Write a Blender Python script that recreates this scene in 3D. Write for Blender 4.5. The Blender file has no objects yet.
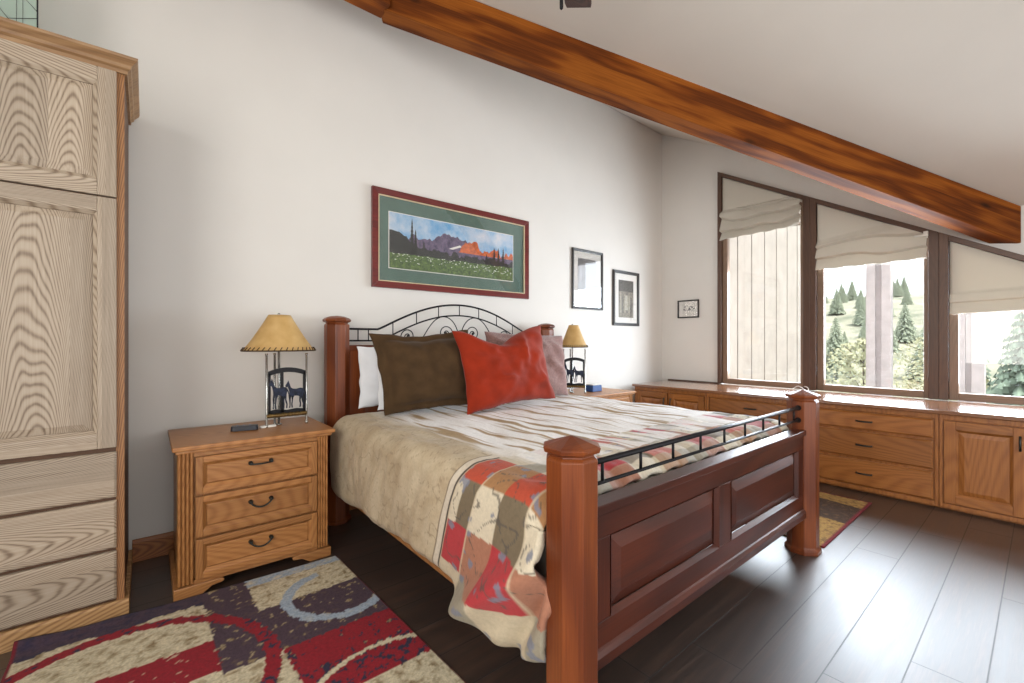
import bpy, bmesh, math, random
from mathutils import Vector, Matrix, noise
random.seed(7)
R = math.radians
SC = bpy.context.scene
COL = SC.collection

# ------------------------------------------------------------------ camera, sky, sun, window daylight, added fill, exposure
cam_d = bpy.data.cameras.new('camera'); cam = bpy.data.objects.new('camera', cam_d); COL.objects.link(cam)
cam_d.sensor_width = 36; cam_d.lens = 442 / 1024 * 36; cam_d.clip_start = 0.02; cam_d.clip_end = 500
cam.location = (0, 0, 1.22); cam.rotation_euler = (R(90), 0, R(-39.6))
SC.camera = cam
SC.view_settings.view_transform = 'Standard'; SC.view_settings.look = 'None'
SC.view_settings.gamma = 1; SC.view_settings.use_curve_mapping = False
SC.view_settings.exposure = 0.0

W = bpy.data.worlds.new('sky'); SC.world = W; W.use_nodes = True
wn = W.node_tree.nodes; wl = W.node_tree.links
bg = wn['Background']; bg.inputs[0].default_value = (0.90, 0.95, 1.0, 1); bg.inputs[1].default_value = 2.4

sd = bpy.data.lights.new('sun', 'SUN'); so = bpy.data.objects.new('sun', sd); COL.objects.link(so)
sd.energy = 5; sd.angle = R(1.5); sd.color = (1, 0.95, 0.86)
so.rotation_euler = Vector((0, 0.42, -0.9)).to_track_quat('-Z', 'Y').to_euler()

def area(name, loc, target, sx, sy, power, color):
    l = bpy.data.lights.new(name, 'AREA'); l.shape = 'RECTANGLE'; l.size = sx; l.size_y = sy
    l.energy = power; l.color = color
    o = bpy.data.objects.new(name, l); COL.objects.link(o); o.location = loc
    o.rotation_euler = (Vector(target) - Vector(loc)).to_track_quat('-Z', 'Y').to_euler()
    return o
# added fill lights in assumed openings of the unseen rear and left walls
area('added_fill_rear', (1.2, -2.28, 1.35), (1.2, 0, 1.45), 4.6, 2.0, 24, (1.0, 0.93, 0.84))
area('added_fill_left', (-1.78, -0.2, 1.9), (0, -0.2, 1.9), 2.4, 2.2, 82, (1.0, 0.93, 0.84))
# daylight through the three windows
area('daylight_window', (5.42, 1.0, 1.45), (0, 1.0, 0.9), 2.7, 1.2, 235, (0.80, 0.90, 1.0))

# ------------------------------------------------------------------ helpers: colours and materials
def lin(c):
    c = c / 255
    return c / 12.92 if c <= 0.04045 else ((c + 0.055) / 1.055) ** 2.4
def rgb(r, g, b): return (lin(r), lin(g), lin(b), 1)

class NT:
    def __init__(s, name):
        s.m = bpy.data.materials.new(name); s.m.use_nodes = True
        s.t = s.m.node_tree; s.n = s.t.nodes; s.l = s.t.links
        s.b = s.n['Principled BSDF']; s.out = s.n['Material Output']
    def node(s, t, **kw):
        n = s.n.new(t)
        for k, v in kw.items(): setattr(n, k, v)
        return n
    def link(s, a, b): s.l.new(a, b)
    def math(s, op, a, b=None, c=None):
        n = s.node('ShaderNodeMath', operation=op)
        for i, v in enumerate((a, b, c)):
            if v is None: continue
            if isinstance(v, (int, float)): n.inputs[i].default_value = v
            else: s.link(v, n.inputs[i])
        return n.outputs[0]
    def ramp(s, fac, stops, interp='LINEAR'):
        n = s.node('ShaderNodeValToRGB'); cr = n.color_ramp; cr.interpolation = interp
        while len(cr.elements) < len(stops): cr.elements.new(0.5)
        for e, (p, c) in zip(cr.elements, stops): e.position = p; e.color = c
        s.link(fac, n.inputs[0]); return n.outputs[0]
    def mix(s, fac, a, b, mode='MIX'):
        n = s.node('ShaderNodeMix', data_type='RGBA', blend_type=mode)
        for i, v in ((0, fac), (6, a), (7, b)):
            if isinstance(v, (int, float)): n.inputs[i].default_value = v
            elif isinstance(v, tuple): n.inputs[i].default_value = v
            else: s.link(v, n.inputs[i])
        return n.outputs[2]
    def coord(s): return s.node('ShaderNodeTexCoord').outputs['Object']
    def noise(s, vec, scale, detail=3, rough=.5, dist=0):
        n = s.node('ShaderNodeTexNoise'); n.inputs['Scale'].default_value = scale
        n.inputs['Detail'].default_value = detail; n.inputs['Roughness'].default_value = rough
        n.inputs['Distortion'].default_value = dist
        if vec is not None: s.link(vec, n.inputs['Vector'])
        return n.outputs['Fac']
    def bump(s, h, strength=.2, dist=.005):
        n = s.node('ShaderNodeBump'); n.inputs['Strength'].default_value = strength; n.inputs['Distance'].default_value = dist
        s.link(h, n.inputs['Height']); s.link(n.outputs[0], s.b.inputs['Normal'])
    def set(s, rough=.5, metal=0, coat=0, spec=None, sheen=0):
        s.b.inputs['Roughness'].default_value = rough; s.b.inputs['Metallic'].default_value = metal
        s.b.inputs['Coat Weight'].default_value = coat; s.b.inputs['Coat Roughness'].default_value = .12
        s.b.inputs['Sheen Weight'].default_value = sheen
        if spec is not None: s.b.inputs['Specular IOR Level'].default_value = spec
        return s.m

def plain(name, c, rough=.5, metal=0, var=.06, scale=12, coat=0, bump=0, sheen=0):
    t = NT(name); v = t.coord(); f = t.noise(v, scale, 4)
    d = tuple(x * (1 - var * 2) for x in c[:3]) + (1,); e = tuple(min(1, x * (1 + var)) for x in c[:3]) + (1,)
    t.link(t.ramp(f, [(.3, d), (.7, e)]), t.b.inputs['Base Color'])
    if bump: t.bump(t.noise(v, scale * 12, 3), bump, .003)
    return t.set(rough, metal, coat, sheen=sheen, spec=.12 if sheen else None)

def wood(name, along, light, mid, dark, board=.16, K=60., freq=110., rough=.45, coat=0, fiber=.5, line=.5, knots=False, wob=.4, Lw=1.0, sharp=1.6):
    """plain-sawn timber: boards of a given width, arched growth lines along 'along'"""
    t = NT(name); sep = t.node('ShaderNodeSeparateXYZ'); co = t.coord()
    oi = t.node('ShaderNodeObjectInfo')
    add = t.node('ShaderNodeVectorMath', operation='ADD'); t.link(co, add.inputs[0])
    sc = t.node('ShaderNodeVectorMath', operation='SCALE'); sc.inputs[0].default_value = (.37, .53, .71)
    t.link(oi.outputs['Random'], sc.inputs['Scale']); t.link(sc.outputs[0], add.inputs[1])
    vec = add.outputs[0]; t.link(vec, sep.inputs[0])
    X, Y, Z = sep.outputs
    L, a, b = {'x': (X, Z, Y), 'y': (Y, Z, X), 'z': (Z, X, Y)}[along]
    cr = t.math('ADD', a, t.math('MULTIPLY', b, .9))
    mp = t.node('ShaderNodeMapping'); k = {'x': (1.1, 6, 6), 'y': (6, 1.1, 6), 'z': (6, 6, 1.1)}[along]
    mp.inputs['Scale'].default_value = k; t.link(vec, mp.inputs[0])
    n1 = t.noise(mp.outputs[0], 1.0, 2)
    bd = t.math('DIVIDE', cr, board); idx = t.math('FLOOR', bd); p = t.math('SUBTRACT', t.math('FRACT', bd), .5)
    wnz = t.node('ShaderNodeTexWhiteNoise', noise_dimensions='1D'); t.link(idx, wnz.inputs['W'])
    p = t.math('ADD', p, t.math('MULTIPLY', t.math('SUBTRACT', wnz.outputs['Value'], .5), .5))
    p = t.math('MULTIPLY', p, board)
    tt = t.math('ADD', t.math('ADD', t.math('MULTIPLY', L, Lw), t.math('MULTIPLY', t.math('MULTIPLY', p, p), K)), t.math('MULTIPLY', n1, wob))
    tt = t.math('ADD', tt, t.math('MULTIPLY', wnz.outputs['Value'], 3.1))
    sv = t.math('SINE', t.math('MULTIPLY', tt, freq))
    mp2 = t.node('ShaderNodeMapping'); k2 = {'x': (4, 160, 160), 'y': (160, 4, 160), 'z': (160, 160, 4)}[along]
    mp2.inputs['Scale'].default_value = k2; t.link(vec, mp2.inputs[0])
    f2 = t.noise(mp2.outputs[0], 1.0, 3, .65)
    fac = t.math('ADD', t.math('MULTIPLY', t.math('POWER', t.math('ADD', t.math('MULTIPLY', sv, .4999), .5), sharp), line), t.math('MULTIPLY', f2, fiber))
    col = t.ramp(fac, [(.12, light), (.5, mid), (.95, dark)])
    hv = t.node('ShaderNodeHueSaturation'); t.link(col, hv.inputs['Color'])
    t.link(t.math('ADD', .86, t.math('MULTIPLY', wnz.outputs['Value'], .26)), hv.inputs['Value'])
    res = hv.outputs[0]
    if knots:
        vo = t.node('ShaderNodeTexVoronoi'); mp3 = t.node('ShaderNodeMapping')
        mp3.inputs['Scale'].default_value = {'x': (1.6, 4.5, 4.5), 'y': (4.5, 1.6, 4.5), 'z': (4.5, 4.5, 1.6)}[along]
        t.link(vec, mp3.inputs[0]); t.link(mp3.outputs[0], vo.inputs['Vector']); vo.inputs['Scale'].default_value = 1.0
        res = t.mix(t.ramp(vo.outputs['Distance'], [(.05, (1, 1, 1, 1)), (.11, (0, 0, 0, 1))]), res, rgb(48, 24, 8))
    if knots: t.b.inputs['Specular IOR Level'].default_value = .15
    t.link(res, t.b.inputs['Base Color']); t.bump(f2, .12, .002)
    return t.set(rough, 0, coat)

def attr_mat(name, rough=.9, sheen=.0, bscale=400, bstr=.3, mott=0):
    t = NT(name); a = t.node('ShaderNodeVertexColor'); a.layer_name = 'Col'
    v = t.coord(); c = a.outputs[0]
    if mott:
        f = t.noise(v, 90, 5, .7)
        c = t.mix(1.0, c, t.ramp(f, [(.3, (1 - mott,) * 3 + (1,)), (.65, (1 + mott * .4,) * 3 + (1,))]), 'MULTIPLY')
    t.link(c, t.b.inputs['Base Color']); t.bump(t.noise(v, bscale, 4, .7), bstr, .004)
    return t.set(rough, sheen=sheen)

def build_materials():
    M = {}
    M['wall'] = plain('wall_paint', rgb(220, 216, 210), .85, var=.01, scale=3, bump=.05)
    M['ceiling'] = plain('ceiling_paint', rgb(206, 199, 190), .9, var=.015, scale=2, bump=.08)
    ash = dict(light=rgb(186, 171, 153), mid=rgb(164, 147, 127), dark=rgb(102, 83, 66))
    for ax in 'xz': M['ash_' + ax] = wood('pickled_oak_' + ax, ax, board=.2, K=52, freq=112, rough=.5, line=.46, fiber=.66, wob=.55, sharp=2.2, **ash)
    M['gap_shade'] = plain('shaded_carcass', rgb(92, 62, 40), .6, var=.1)  # carcass darkened to put shade into the gaps between doors and drawers
    M['ash_edge'] = wood('oak_face_frame', 'z', rgb(176, 128, 82), rgb(146, 98, 58), rgb(92, 58, 32), board=.3, rough=.5)
    for ax in 'xz': M['plinth_' + ax] = wood('oak_plinth_' + ax, ax, rgb(196, 156, 108), rgb(170, 128, 82), rgb(120, 84, 50), board=.2, K=20, rough=.5)
    M['crown_x'] = wood('oak_crown', 'x', rgb(176, 140, 98), rgb(146, 110, 74), rgb(96, 66, 42), board=.08, K=10, rough=.5, line=.2, fiber=.7, Lw=.2)
    for ax in 'xyz':
        M['oak_' + ax] = wood('golden_oak_' + ax, ax, rgb(178, 126, 74), rgb(154, 102, 56), rgb(104, 64, 34), board=.26, K=22, freq=80, rough=.38, line=.24, fiber=.6)
        M['honey_' + ax] = wood('honey_oak_' + ax, ax, rgb(166, 106, 52), rgb(140, 84, 36), rgb(90, 48, 20), board=.3, K=14, freq=60, rough=.36, line=.22, fiber=.62, Lw=.6)
        M['cherry_' + ax] = wood('red_cherry_' + ax, ax, rgb(136, 70, 28), rgb(102, 46, 17), rgb(58, 22, 8), board=.3, K=6, freq=40, rough=.36, line=.25, fiber=.62, coat=.0, Lw=.2, wob=.25)
    for ax in 'xz': M['dark_cherry_' + ax] = wood('dark_cherry_' + ax, ax, rgb(90, 38, 18), rgb(64, 24, 11), rgb(38, 13, 7), board=.3, K=6, freq=40, rough=.36, line=.25, fiber=.62, Lw=.2, wob=.25)  # darker cherry copy: shade on the footboard put into its colour
    M['beam_x'] = wood('stained_fir_beam', 'x', rgb(168, 98, 32), rgb(126, 64, 16), rgb(66, 28, 8), board=.075, K=3, freq=130, rough=.65, line=.45, fiber=.6, knots=True, wob=.12, Lw=.01)
    M['baseboard'] = wood('oak_baseboard', 'x', rgb(176, 112, 58), rgb(150, 88, 42), rgb(104, 58, 26), board=.3, rough=.4)
    for ax in 'yz':
        M['trim_' + ax] = wood('dark_window_trim_' + ax, ax, rgb(98, 70, 52), rgb(80, 55, 41), rgb(56, 36, 27), board=.2, rough=.4, K=10, line=.1, fiber=.8, Lw=.3)
        M['sash_' + ax] = wood('weathered_sash_' + ax, ax, rgb(142, 116, 96), rgb(122, 98, 80), rgb(94, 72, 58), board=.2, rough=.4, K=10, line=.1, fiber=.8, Lw=.3)
    M['worktop'] = wood('satin_worktop', 'y', rgb(146, 98, 66), rgb(124, 80, 52), rgb(86, 52, 32), board=.5, K=8, rough=.22, coat=1, line=.2)
    M['iron'] = plain('black_wrought_iron', rgb(28, 27, 30), .42, .6)
    M['pewter'] = plain('dark_pewter', rgb(62, 64, 62), .36, .85)
    M['steel'] = plain('brushed_steel', rgb(176, 176, 172), .22, .95)
    M['bronze'] = plain('aged_bronze', rgb(120, 96, 56), .4, .8, var=.3, scale=120, bump=.4)
    M['horse_metal'] = plain('iron_painted_glints', rgb(34, 40, 58), .35, .6, var=.4, scale=60)  # blue dapple of reflections put into the iron colour
    M['black_plastic'] = plain('black_plastic', rgb(30, 31, 40), .35)
    M['button'] = plain('grey_rubber', rgb(120, 125, 140), .5)
    M['white_plastic'] = plain('white_plastic', rgb(225, 222, 214), .35)
    M['blue_card'] = plain('blue_card', rgb(30, 72, 132), .5)
    M['white_cotton'] = plain('white_cotton', rgb(236, 238, 242), .9, var=.02, bump=.2, sheen=.2)
    M['brown_suede'] = plain('brown_suede', rgb(76, 57, 37), .85, var=.16, scale=9, bump=.3, sheen=.08)
    M['rust_suede'] = plain('rust_red_suede', rgb(146, 44, 20), .75, var=.13, scale=8, bump=.35, sheen=.12)
    M['mauve_plush'] = plain('mauve_plush', rgb(146, 112, 106), .95, var=.12, scale=60, bump=.7, sheen=.35)
    M['mattress'] = plain('mattress_ticking', rgb(214, 208, 198), .9)
    M['duvet'] = attr_mat('quilted_duvet', .8, .08, 260, .25, .12)
    M['rug'] = attr_mat('rug_pile', .95, .03, 520, .6, .35)
    M['mat_green'] = plain('green_mat_board', rgb(88, 112, 102), .8, var=.05)
    M['mat_white'] = plain('white_mat_board', rgb(228, 224, 218), .8, var=.02)
    M['mahogany'] = wood('mahogany_frame', 'x', rgb(126, 44, 38), rgb(98, 28, 26), rgb(62, 16, 16), board=.06, rough=.3, coat=.4, line=.1, fiber=.8, Lw=.1, K=4)
    M['black_frame'] = plain('black_frame', rgb(40, 36, 34), .4)
    M['pale_bead'] = plain('pale_fillet', rgb(214, 196, 160), .4)
    M['glass'] = glass('window_glass', .04, 0.0)
    M['picture_glass'] = glass('picture_glass', .05, .01)
    M['glare_glass'] = glass('reflective_picture_glass', .16, .01)
    M['fan_wood'] = wood('dark_walnut', 'x', rgb(82, 54, 46), rgb(64, 40, 34), rgb(44, 26, 22), board=.1, rough=.4)
    # blinds: translucent linen
    t = NT('linen_blind'); t.b.inputs['Base Color'].default_value = rgb(204, 197, 184)
    v = t.coord(); t.bump(t.noise(v, 300, 3), .2, .002); t.set(.9)
    tr = t.node('ShaderNodeBsdfTranslucent'); tr.inputs[0].default_value = rgb(204, 194, 178)
    mx = t.node('ShaderNodeMixShader'); mx.inputs[0].default_value = .12
    t.link(t.b.outputs[0], mx.inputs[1]); t.link(tr.outputs[0], mx.inputs[2]); t.link(mx.outputs[0], t.out.inputs[0]); M['linen'] = t.m
    # lamp shade: translucent parchment
    t = NT('parchment'); v = t.coord()
    t.link(t.ramp(t.noise(v, 14, 4), [(.3, rgb(204, 164, 98)), (.7, rgb(228, 194, 132))]), t.b.inputs['Base Color']); t.set(.6)
    tr = t.node('ShaderNodeBsdfTranslucent'); tr.inputs[0].default_value = rgb(228, 190, 120)
    mx = t.node('ShaderNodeMixShader'); mx.inputs[0].default_value = .25
    t.link(t.b.outputs[0], mx.inputs[1]); t.link(tr.outputs[0], mx.inputs[2]); t.link(mx.outputs[0], t.out.inputs[0]); M['parchment'] = t.m
    # leaded glass
    t = NT('pale_green_glass'); t.b.inputs['Base Color'].default_value = rgb(205, 222, 212); t.set(.15)
    tr = t.node('ShaderNodeBsdfTransparent'); tr.inputs[0].default_value = rgb(222, 236, 228)
    mx = t.node('ShaderNodeMixShader'); mx.inputs[0].default_value = .45
    t.link(t.b.outputs[0], mx.inputs[1]); t.link(tr.outputs[0], mx.inputs[2]); t.link(mx.outputs[0], t.out.inputs[0]); M['leaded'] = t.m
    M['floor'] = floor_mat()
    # outdoors
    M['siding'] = plain('bleached_cedar_siding', rgb(176, 168, 160), .85, var=.06, scale=4)
    M['post_paint'] = plain('grey_painted_post', rgb(186, 178, 178), .7, var=.06)
    t = NT('hazed_hillside'); v = t.coord()
    t.link(t.ramp(t.noise(v, .35, 6, .7), [(.35, rgb(112, 118, 100)), (.5, rgb(146, 146, 128)), (.7, rgb(172, 170, 154))]), t.b.inputs['Base Color']); M['terrain'] = t.set(.95)  # haze over the slope mixed into these pale greys
    M['spruce'] = plain('spruce_needles', rgb(128, 146, 128), .9, var=.25, scale=5)  # spruce and leaf greens paled to put haze into the colour
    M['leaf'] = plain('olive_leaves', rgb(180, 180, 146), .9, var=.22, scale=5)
    M['hazy_needles'] = plain('hazy_distant_needles', rgb(150, 160, 138), .9, var=.15, scale=3)  # paler copy: haze of distance mixed into the needle colour
    M['bark'] = plain('bark', rgb(92, 78, 62), .9, var=.2, scale=8)
    return M

def glass(name, refl, rough):
    t = NT(name); tr = t.node('ShaderNodeBsdfTransparent'); gl = t.node('ShaderNodeBsdfGlossy'); gl.inputs['Roughness'].default_value = rough
    lw = t.node('ShaderNodeLayerWeight')
    f = t.math('ADD', refl, t.math('MULTIPLY', t.math('POWER', lw.outputs['Facing'], 5.0), 1 - refl))
    mx = t.node('ShaderNodeMixShader'); t.link(f, mx.inputs[0]); t.link(tr.outputs[0], mx.inputs[1]); t.link(gl.outputs[0], mx.inputs[2])
    t.link(mx.outputs[0], t.out.inputs[0]); return t.m

def floor_mat():
    t = NT('dark_plank_floor'); co = t.coord(); sep = t.node('ShaderNodeSeparateXYZ'); t.link(co, sep.inputs[0])
    X, Y = sep.outputs[0], sep.outputs[1]
    PW = .195
    row = t.math('DIVIDE', t.math('ADD', Y, 10 * PW - .135), PW); ri = t.math('FLOOR', row); fr = t.math('FRACT', row)
    w1 = t.node('ShaderNodeTexWhiteNoise', noise_dimensions='1D'); t.link(ri, w1.inputs['W'])
    px = t.math('DIVIDE', t.math('ADD', X, t.math('MULTIPLY', w1.outputs['Value'], 5.0)), 1.9); pi = t.math('FLOOR', px); fx = t.math('FRACT', px)
    w2 = t.node('ShaderNodeTexWhiteNoise', noise_dimensions='2D'); cv = t.node('ShaderNodeCombineXYZ')
    t.link(ri, cv.inputs[0]); t.link(pi, cv.inputs[1]); t.link(cv.outputs[0], w2.inputs['Vector'])
    mp = t.node('ShaderNodeMapping'); mp.inputs['Scale'].default_value = (2.2, 34, 1); t.link(co, mp.inputs[0])
    off = t.node('ShaderNodeVectorMath', operation='ADD'); t.link(mp.outputs[0], off.inputs[0])
    o2 = t.node('ShaderNodeCombineXYZ'); t.link(t.math('MULTIPLY', w2.outputs['Value'], 40), o2.inputs[0]); t.link(o2.outputs[0], off.inputs[1])
    g = t.noise(off.outputs[0], 1.0, 6, .62, .6)
    mp2 = t.node('ShaderNodeMapping'); mp2.inputs['Scale'].default_value = (9, 170, 1); t.link(co, mp2.inputs[0])
    g2 = t.noise(mp2.outputs[0], 1.0, 3, .6)
    col = t.ramp(t.math('ADD', t.math('MULTIPLY', g, .7), t.math('MULTIPLY', g2, .3)), [(.3, rgb(28, 18, 15)), (.5, rgb(52, 35, 27)), (.72, rgb(84, 60, 46))])
    hv = t.node('ShaderNodeHueSaturation'); t.link(col, hv.inputs['Color']); t.link(t.math('ADD', .75, t.math('MULTIPLY', w2.outputs['Value'], .5)), hv.inputs['Value'])
    e1 = t.math('MINIMUM', fr, t.math('SUBTRACT', 1, fr)); e2 = t.math('MINIMUM', fx, t.math('SUBTRACT', 1, fx))
    gap = t.math('MAXIMUM', t.math('LESS_THAN', e1, .012), t.math('LESS_THAN', e2, .0014))
    t.link(t.mix(gap, hv.outputs[0], rgb(12, 8, 7)), t.b.inputs['Base Color'])
    t.link(t.math('ADD', t.math('ADD', .36, t.math('MULTIPLY', g, .2)), t.math('MULTIPLY', gap, .4)), t.b.inputs['Roughness'])
    hgt = t.math('SUBTRACT', t.math('ADD', t.math('MULTIPLY', g, .5), t.math('MULTIPLY', g2, .5)), t.math('MULTIPLY', gap, 1.2))
    t.bump(hgt, .16, .002)
    t.b.inputs['Specular IOR Level'].default_value = 1.0
    t.b.inputs['Coat Weight'].default_value = .9; t.b.inputs['Coat Roughness'].default_value = .43; t.link(t.b.inputs['Normal'].links[0].from_socket, t.b.inputs['Coat Normal']); t.b.inputs['Coat IOR'].default_value = 1.6
    return t.m
M = build_materials()

# ------------------------------------------------------------------ helpers: geometry
class MB:
    def __init__(s, o=(0, 0, 0)): s.bm = bmesh.new(); s.o = Vector(o)
    def v(s, p): return s.bm.verts.new(Vector(p) - s.o)
    def face(s, vs, mi=0, smooth=False):
        try:
            f = s.bm.faces.new(vs); f.material_index = mi; f.smooth = smooth; return f
        except ValueError: return None
    def hexa(s, p, mi=0):
        v = [s.v(q) for q in p]
        for q in ((0, 3, 2, 1), (4, 5, 6, 7), (0, 1, 5, 4), (1, 2, 6, 5), (2, 3, 7, 6), (3, 0, 4, 7)): s.face([v[i] for i in q], mi)
    def box(s, x0, x1, y0, y1, z0, z1, mi=0):
        s.hexa([(x0, y0, z0), (x1, y0, z0), (x1, y1, z0), (x0, y1, z0), (x0, y0, z1), (x1, y0, z1), (x1, y1, z1), (x0, y1, z1)], mi)
    def prism(s, pts, f0, f1, mi=0, smooth=False):
        """pts 2-D outline; f0 / f1 map (a,b) to 3-D for the two ends"""
        A = [s.v(f0(*p)) for p in pts]; B = [s.v(f1(*p)) for p in pts]; n = len(pts)
        s.face(A[::-1], mi); s.face(B, mi)
        for i in range(n): s.face([A[i], A[(i + 1) % n], B[(i + 1) % n], B[i]], mi, smooth)
    def tube(s, pts, r, n=8, mi=0, closed=False, caps=True):
        pts = [Vector(p) for p in pts]; rings = []; N = len(pts)
        up = None
        for i, p in enumerate(pts):
            if closed: d = pts[(i + 1) % N] - pts[i - 1]
            else: d = pts[min(i + 1, N - 1)] - pts[max(i - 1, 0)]
            d.normalize()
            if up is None: up = d.orthogonal().normalized()
            up = (up - d * up.dot(d))
            up = up.normalized() if up.length > 1e-6 else d.orthogonal().normalized()
            w = d.cross(up); rr = r[i] if isinstance(r, (list, tuple)) else r
            rings.append([s.v(p + (up * math.cos(a) + w * math.sin(a)) * rr) for a in [2 * math.pi * k / n for k in range(n)]])
        for i in range(N if closed else N - 1):
            A, B = rings[i], rings[(i + 1) % N]
            for k in range(n): s.face([A[k], A[(k + 1) % n], B[(k + 1) % n], B[k]], mi, True)
        if caps and not closed: s.face(rings[0][::-1], mi); s.face(rings[-1], mi)
    def lathe(s, prof, c=(0, 0), n=24, sx=1, sy=1, mi=0, rot=0, smooth=True, cap=True):
        rings = []
        for r, z in prof: rings.append([s.v((c[0] + r * sx * math.cos(rot + 2 * math.pi * k / n), c[1] + r * sy * math.sin(rot + 2 * math.pi * k / n), z)) for k in range(n)])
        for A, B in zip(rings, rings[1:]):
            for k in range(n): s.face([A[k], A[(k + 1) % n], B[(k + 1) % n], B[k]], mi, smooth)
        if cap: s.face(rings[0][::-1], mi); s.face(rings[-1], mi)
    def build(s, name, mats, parent=None, bevel=0, seg=2, recalc=True):
        if recalc: bmesh.ops.recalc_face_normals(s.bm, faces=s.bm.faces[:])
        me = bpy.data.meshes.new(name); s.bm.to_mesh(me); s.bm.free()
        for m in (mats if isinstance(mats, (list, tuple)) else [mats]): me.materials.append(m)
        o = bpy.data.objects.new(name, me); COL.objects.link(o)
        if parent is not None:
            o.parent = parent
            base = Vector(); q = parent
            while q is not None: base += Vector(q.location); q = q.parent
            o.location = s.o - base
        else: o.location = s.o
        if bevel:
            b = o.modifiers.new('edge', 'BEVEL'); b.width = bevel; b.segments = seg; b.limit_method = 'ANGLE'; b.angle_limit = R(40)
        return o
def tag(o, label=None, cat=None, group=None, kind=None):
    if label: o['label'] = label
    if cat: o['category'] = cat
    if group: o['group'] = group
    if kind: o['kind'] = kind
    return o
def thing(name, loc, label, cat, group=None):
    o = bpy.data.objects.new(name, None); COL.objects.link(o); o.location = loc; o.empty_display_size = .1
    return tag(o, label, cat, group)
def copy_tree(o, parent=None):
    c = o.copy(); COL.objects.link(c)
    if parent is not None: c.parent = parent
    for ch in list(o.children): copy_tree(ch, c)
    return c
def F(face, off):
    return {'-y': lambda u, v, w: (u, off - w, v), '-x': lambda u, v, w: (off - w, u, v)}[face]
def fbox(mb, f, u0, u1, v0, v1, w0, w1, mi=0):
    mb.hexa([f(u0, v0, w0), f(u1, v0, w0), f(u1, v1, w0), f(u0, v1, w0), f(u0, v0, w1), f(u1, v0, w1), f(u1, v1, w1), f(u0, v1, w1)], mi)
def fring(mb, f, ro, ri, wo, wi, mi=0, mi2=None):
    o = [(ro[0], ro[2]), (ro[1], ro[2]), (ro[1], ro[3]), (ro[0], ro[3])]; i = [(ri[0], ri[2]), (ri[1], ri[2]), (ri[1], ri[3]), (ri[0], ri[3])]
    for k in range(4):
        q = (k + 1) % 4
        mb.face([mb.v(f(*o[k], wo)), mb.v(f(*o[q], wo)), mb.v(f(*i[q], wi)), mb.v(f(*i[k], wi))], mi if (mi2 is None or k % 2 == 0) else mi2)
def frustum(mb, f, ro, ri, wo, wi, wb, mi=0):
    """raised field: sloped border from ro (height wo) to ri (height wi), closed at the back wb"""
    def q(r, w): return [f(r[0], r[2], w), f(r[1], r[2], w), f(r[1], r[3], w), f(r[0], r[3], w)]
    B, O, I = [[mb.v(p) for p in q(r, w)] for r, w in ((ro, wb), (ro, wo), (ri, wi))]
    mb.face(B[::-1], mi); mb.face(I, mi)
    for A, C in ((B, O), (O, I)):
        for k in range(4): mb.face([A[k], A[(k + 1) % 4], C[(k + 1) % 4], C[k]], mi)
def door(parent, name, f, u0, u1, v0, v1, th, st, mv, mh, mp, slope=.035, drop=.012, field=.004, origin=(0, 0, 0), top=None, name_panel='panel'):
    """frame-and-panel door or drawer front with a raised field"""
    top = top or st
    mb = MB(origin)
    fbox(mb, f, u0, u0 + st, v0, v1, 0, th, 0); fbox(mb, f, u1 - st, u1, v0, v1, 0, th, 0)
    fbox(mb, f, u0 + st, u1 - st, v0, v0 + top, 0, th, 1); fbox(mb, f, u0 + st, u1 - st, v1 - top, v1, 0, th, 1)
    ro = (u0 + st, u1 - st, v0 + top, v1 - top); g = .014
    ri = (ro[0] + g, ro[1] - g, ro[2] + g, ro[3] - g)
    fring(mb, f, ro, ri, th - .001, th - drop, 1, 0)
    o = mb.build(name, [mv, mh], parent, .003)
    mb = MB(origin); k = slope
    frustum(mb, f, ri, (ri[0] + k, ri[1] - k, ri[2] + k, ri[3] - k), th - drop - .002, th - field, 0.0)
    mb.build(name_panel, mp, o, .002)
    return o

# ------------------------------------------------------------------ the room
XW, YB = 5.234, 3.227
A = lambda y: 3.94 - .54 * (YB - y)          # slope towards the bed wall
B = lambda x: 2.275 + .355 * (XW - x)        # slope towards the window wall
TOP = lambda y: 1.882 + .5676 * (y - .11)    # raked head of the windows
def struct(o): o['kind'] = 'structure'; return o
mb = MB(); mb.box(-1.82, XW + .12, -2.35, YB + .12, -.12, 0); struct(mb.build('floor', M['floor']))
mb = MB(); pts = [(-1.7, 0), (XW, 0), (XW, 3.94), (.544, 3.94), (-1.7, B(-1.7))]
mb.prism(pts, lambda a, b: (a, YB, b), lambda a, b: (a, YB + .12, b)); struct(mb.build('wall_back', M['wall']))
Y0, Y1, ZS = -.47, 2.475, .70
mb = MB(); ex = (lambda a, b: (XW, a, b), lambda a, b: (XW + .12, a, b))
mb.prism([(-2.2, 0), (YB, 0), (YB, ZS), (-2.2, ZS)], *ex)
mb.prism([(Y1, ZS), (YB, ZS), (YB, 3.94), (Y1, A(Y1))], *ex)
mb.prism([(Y1, TOP(Y1)), (Y1, A(Y1)), (.132, 2.275), (-2.2, 2.275), (-2.2, TOP(Y0)), (Y0, TOP(Y0))], *ex)
mb.prism([(-2.2, ZS), (Y0, ZS), (Y0, TOP(Y0)), (-2.2, TOP(Y0))], *ex)
struct(mb.build('wall_right', M['wall']))
mb = MB()   # wall behind the camera; its wide opening is added for the fill light
mb.prism([(-1.7, 0), (-1.1, 0), (-1.1, B(-1.1)), (-1.7, B(-1.7))], lambda a, b: (a, -2.2, b), lambda a, b: (a, -2.32, b))
mb.prism([(-1.1, 0), (3.5, 0), (3.5, .3), (-1.1, .3)], lambda a, b: (a, -2.2, b), lambda a, b: (a, -2.32, b))
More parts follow.
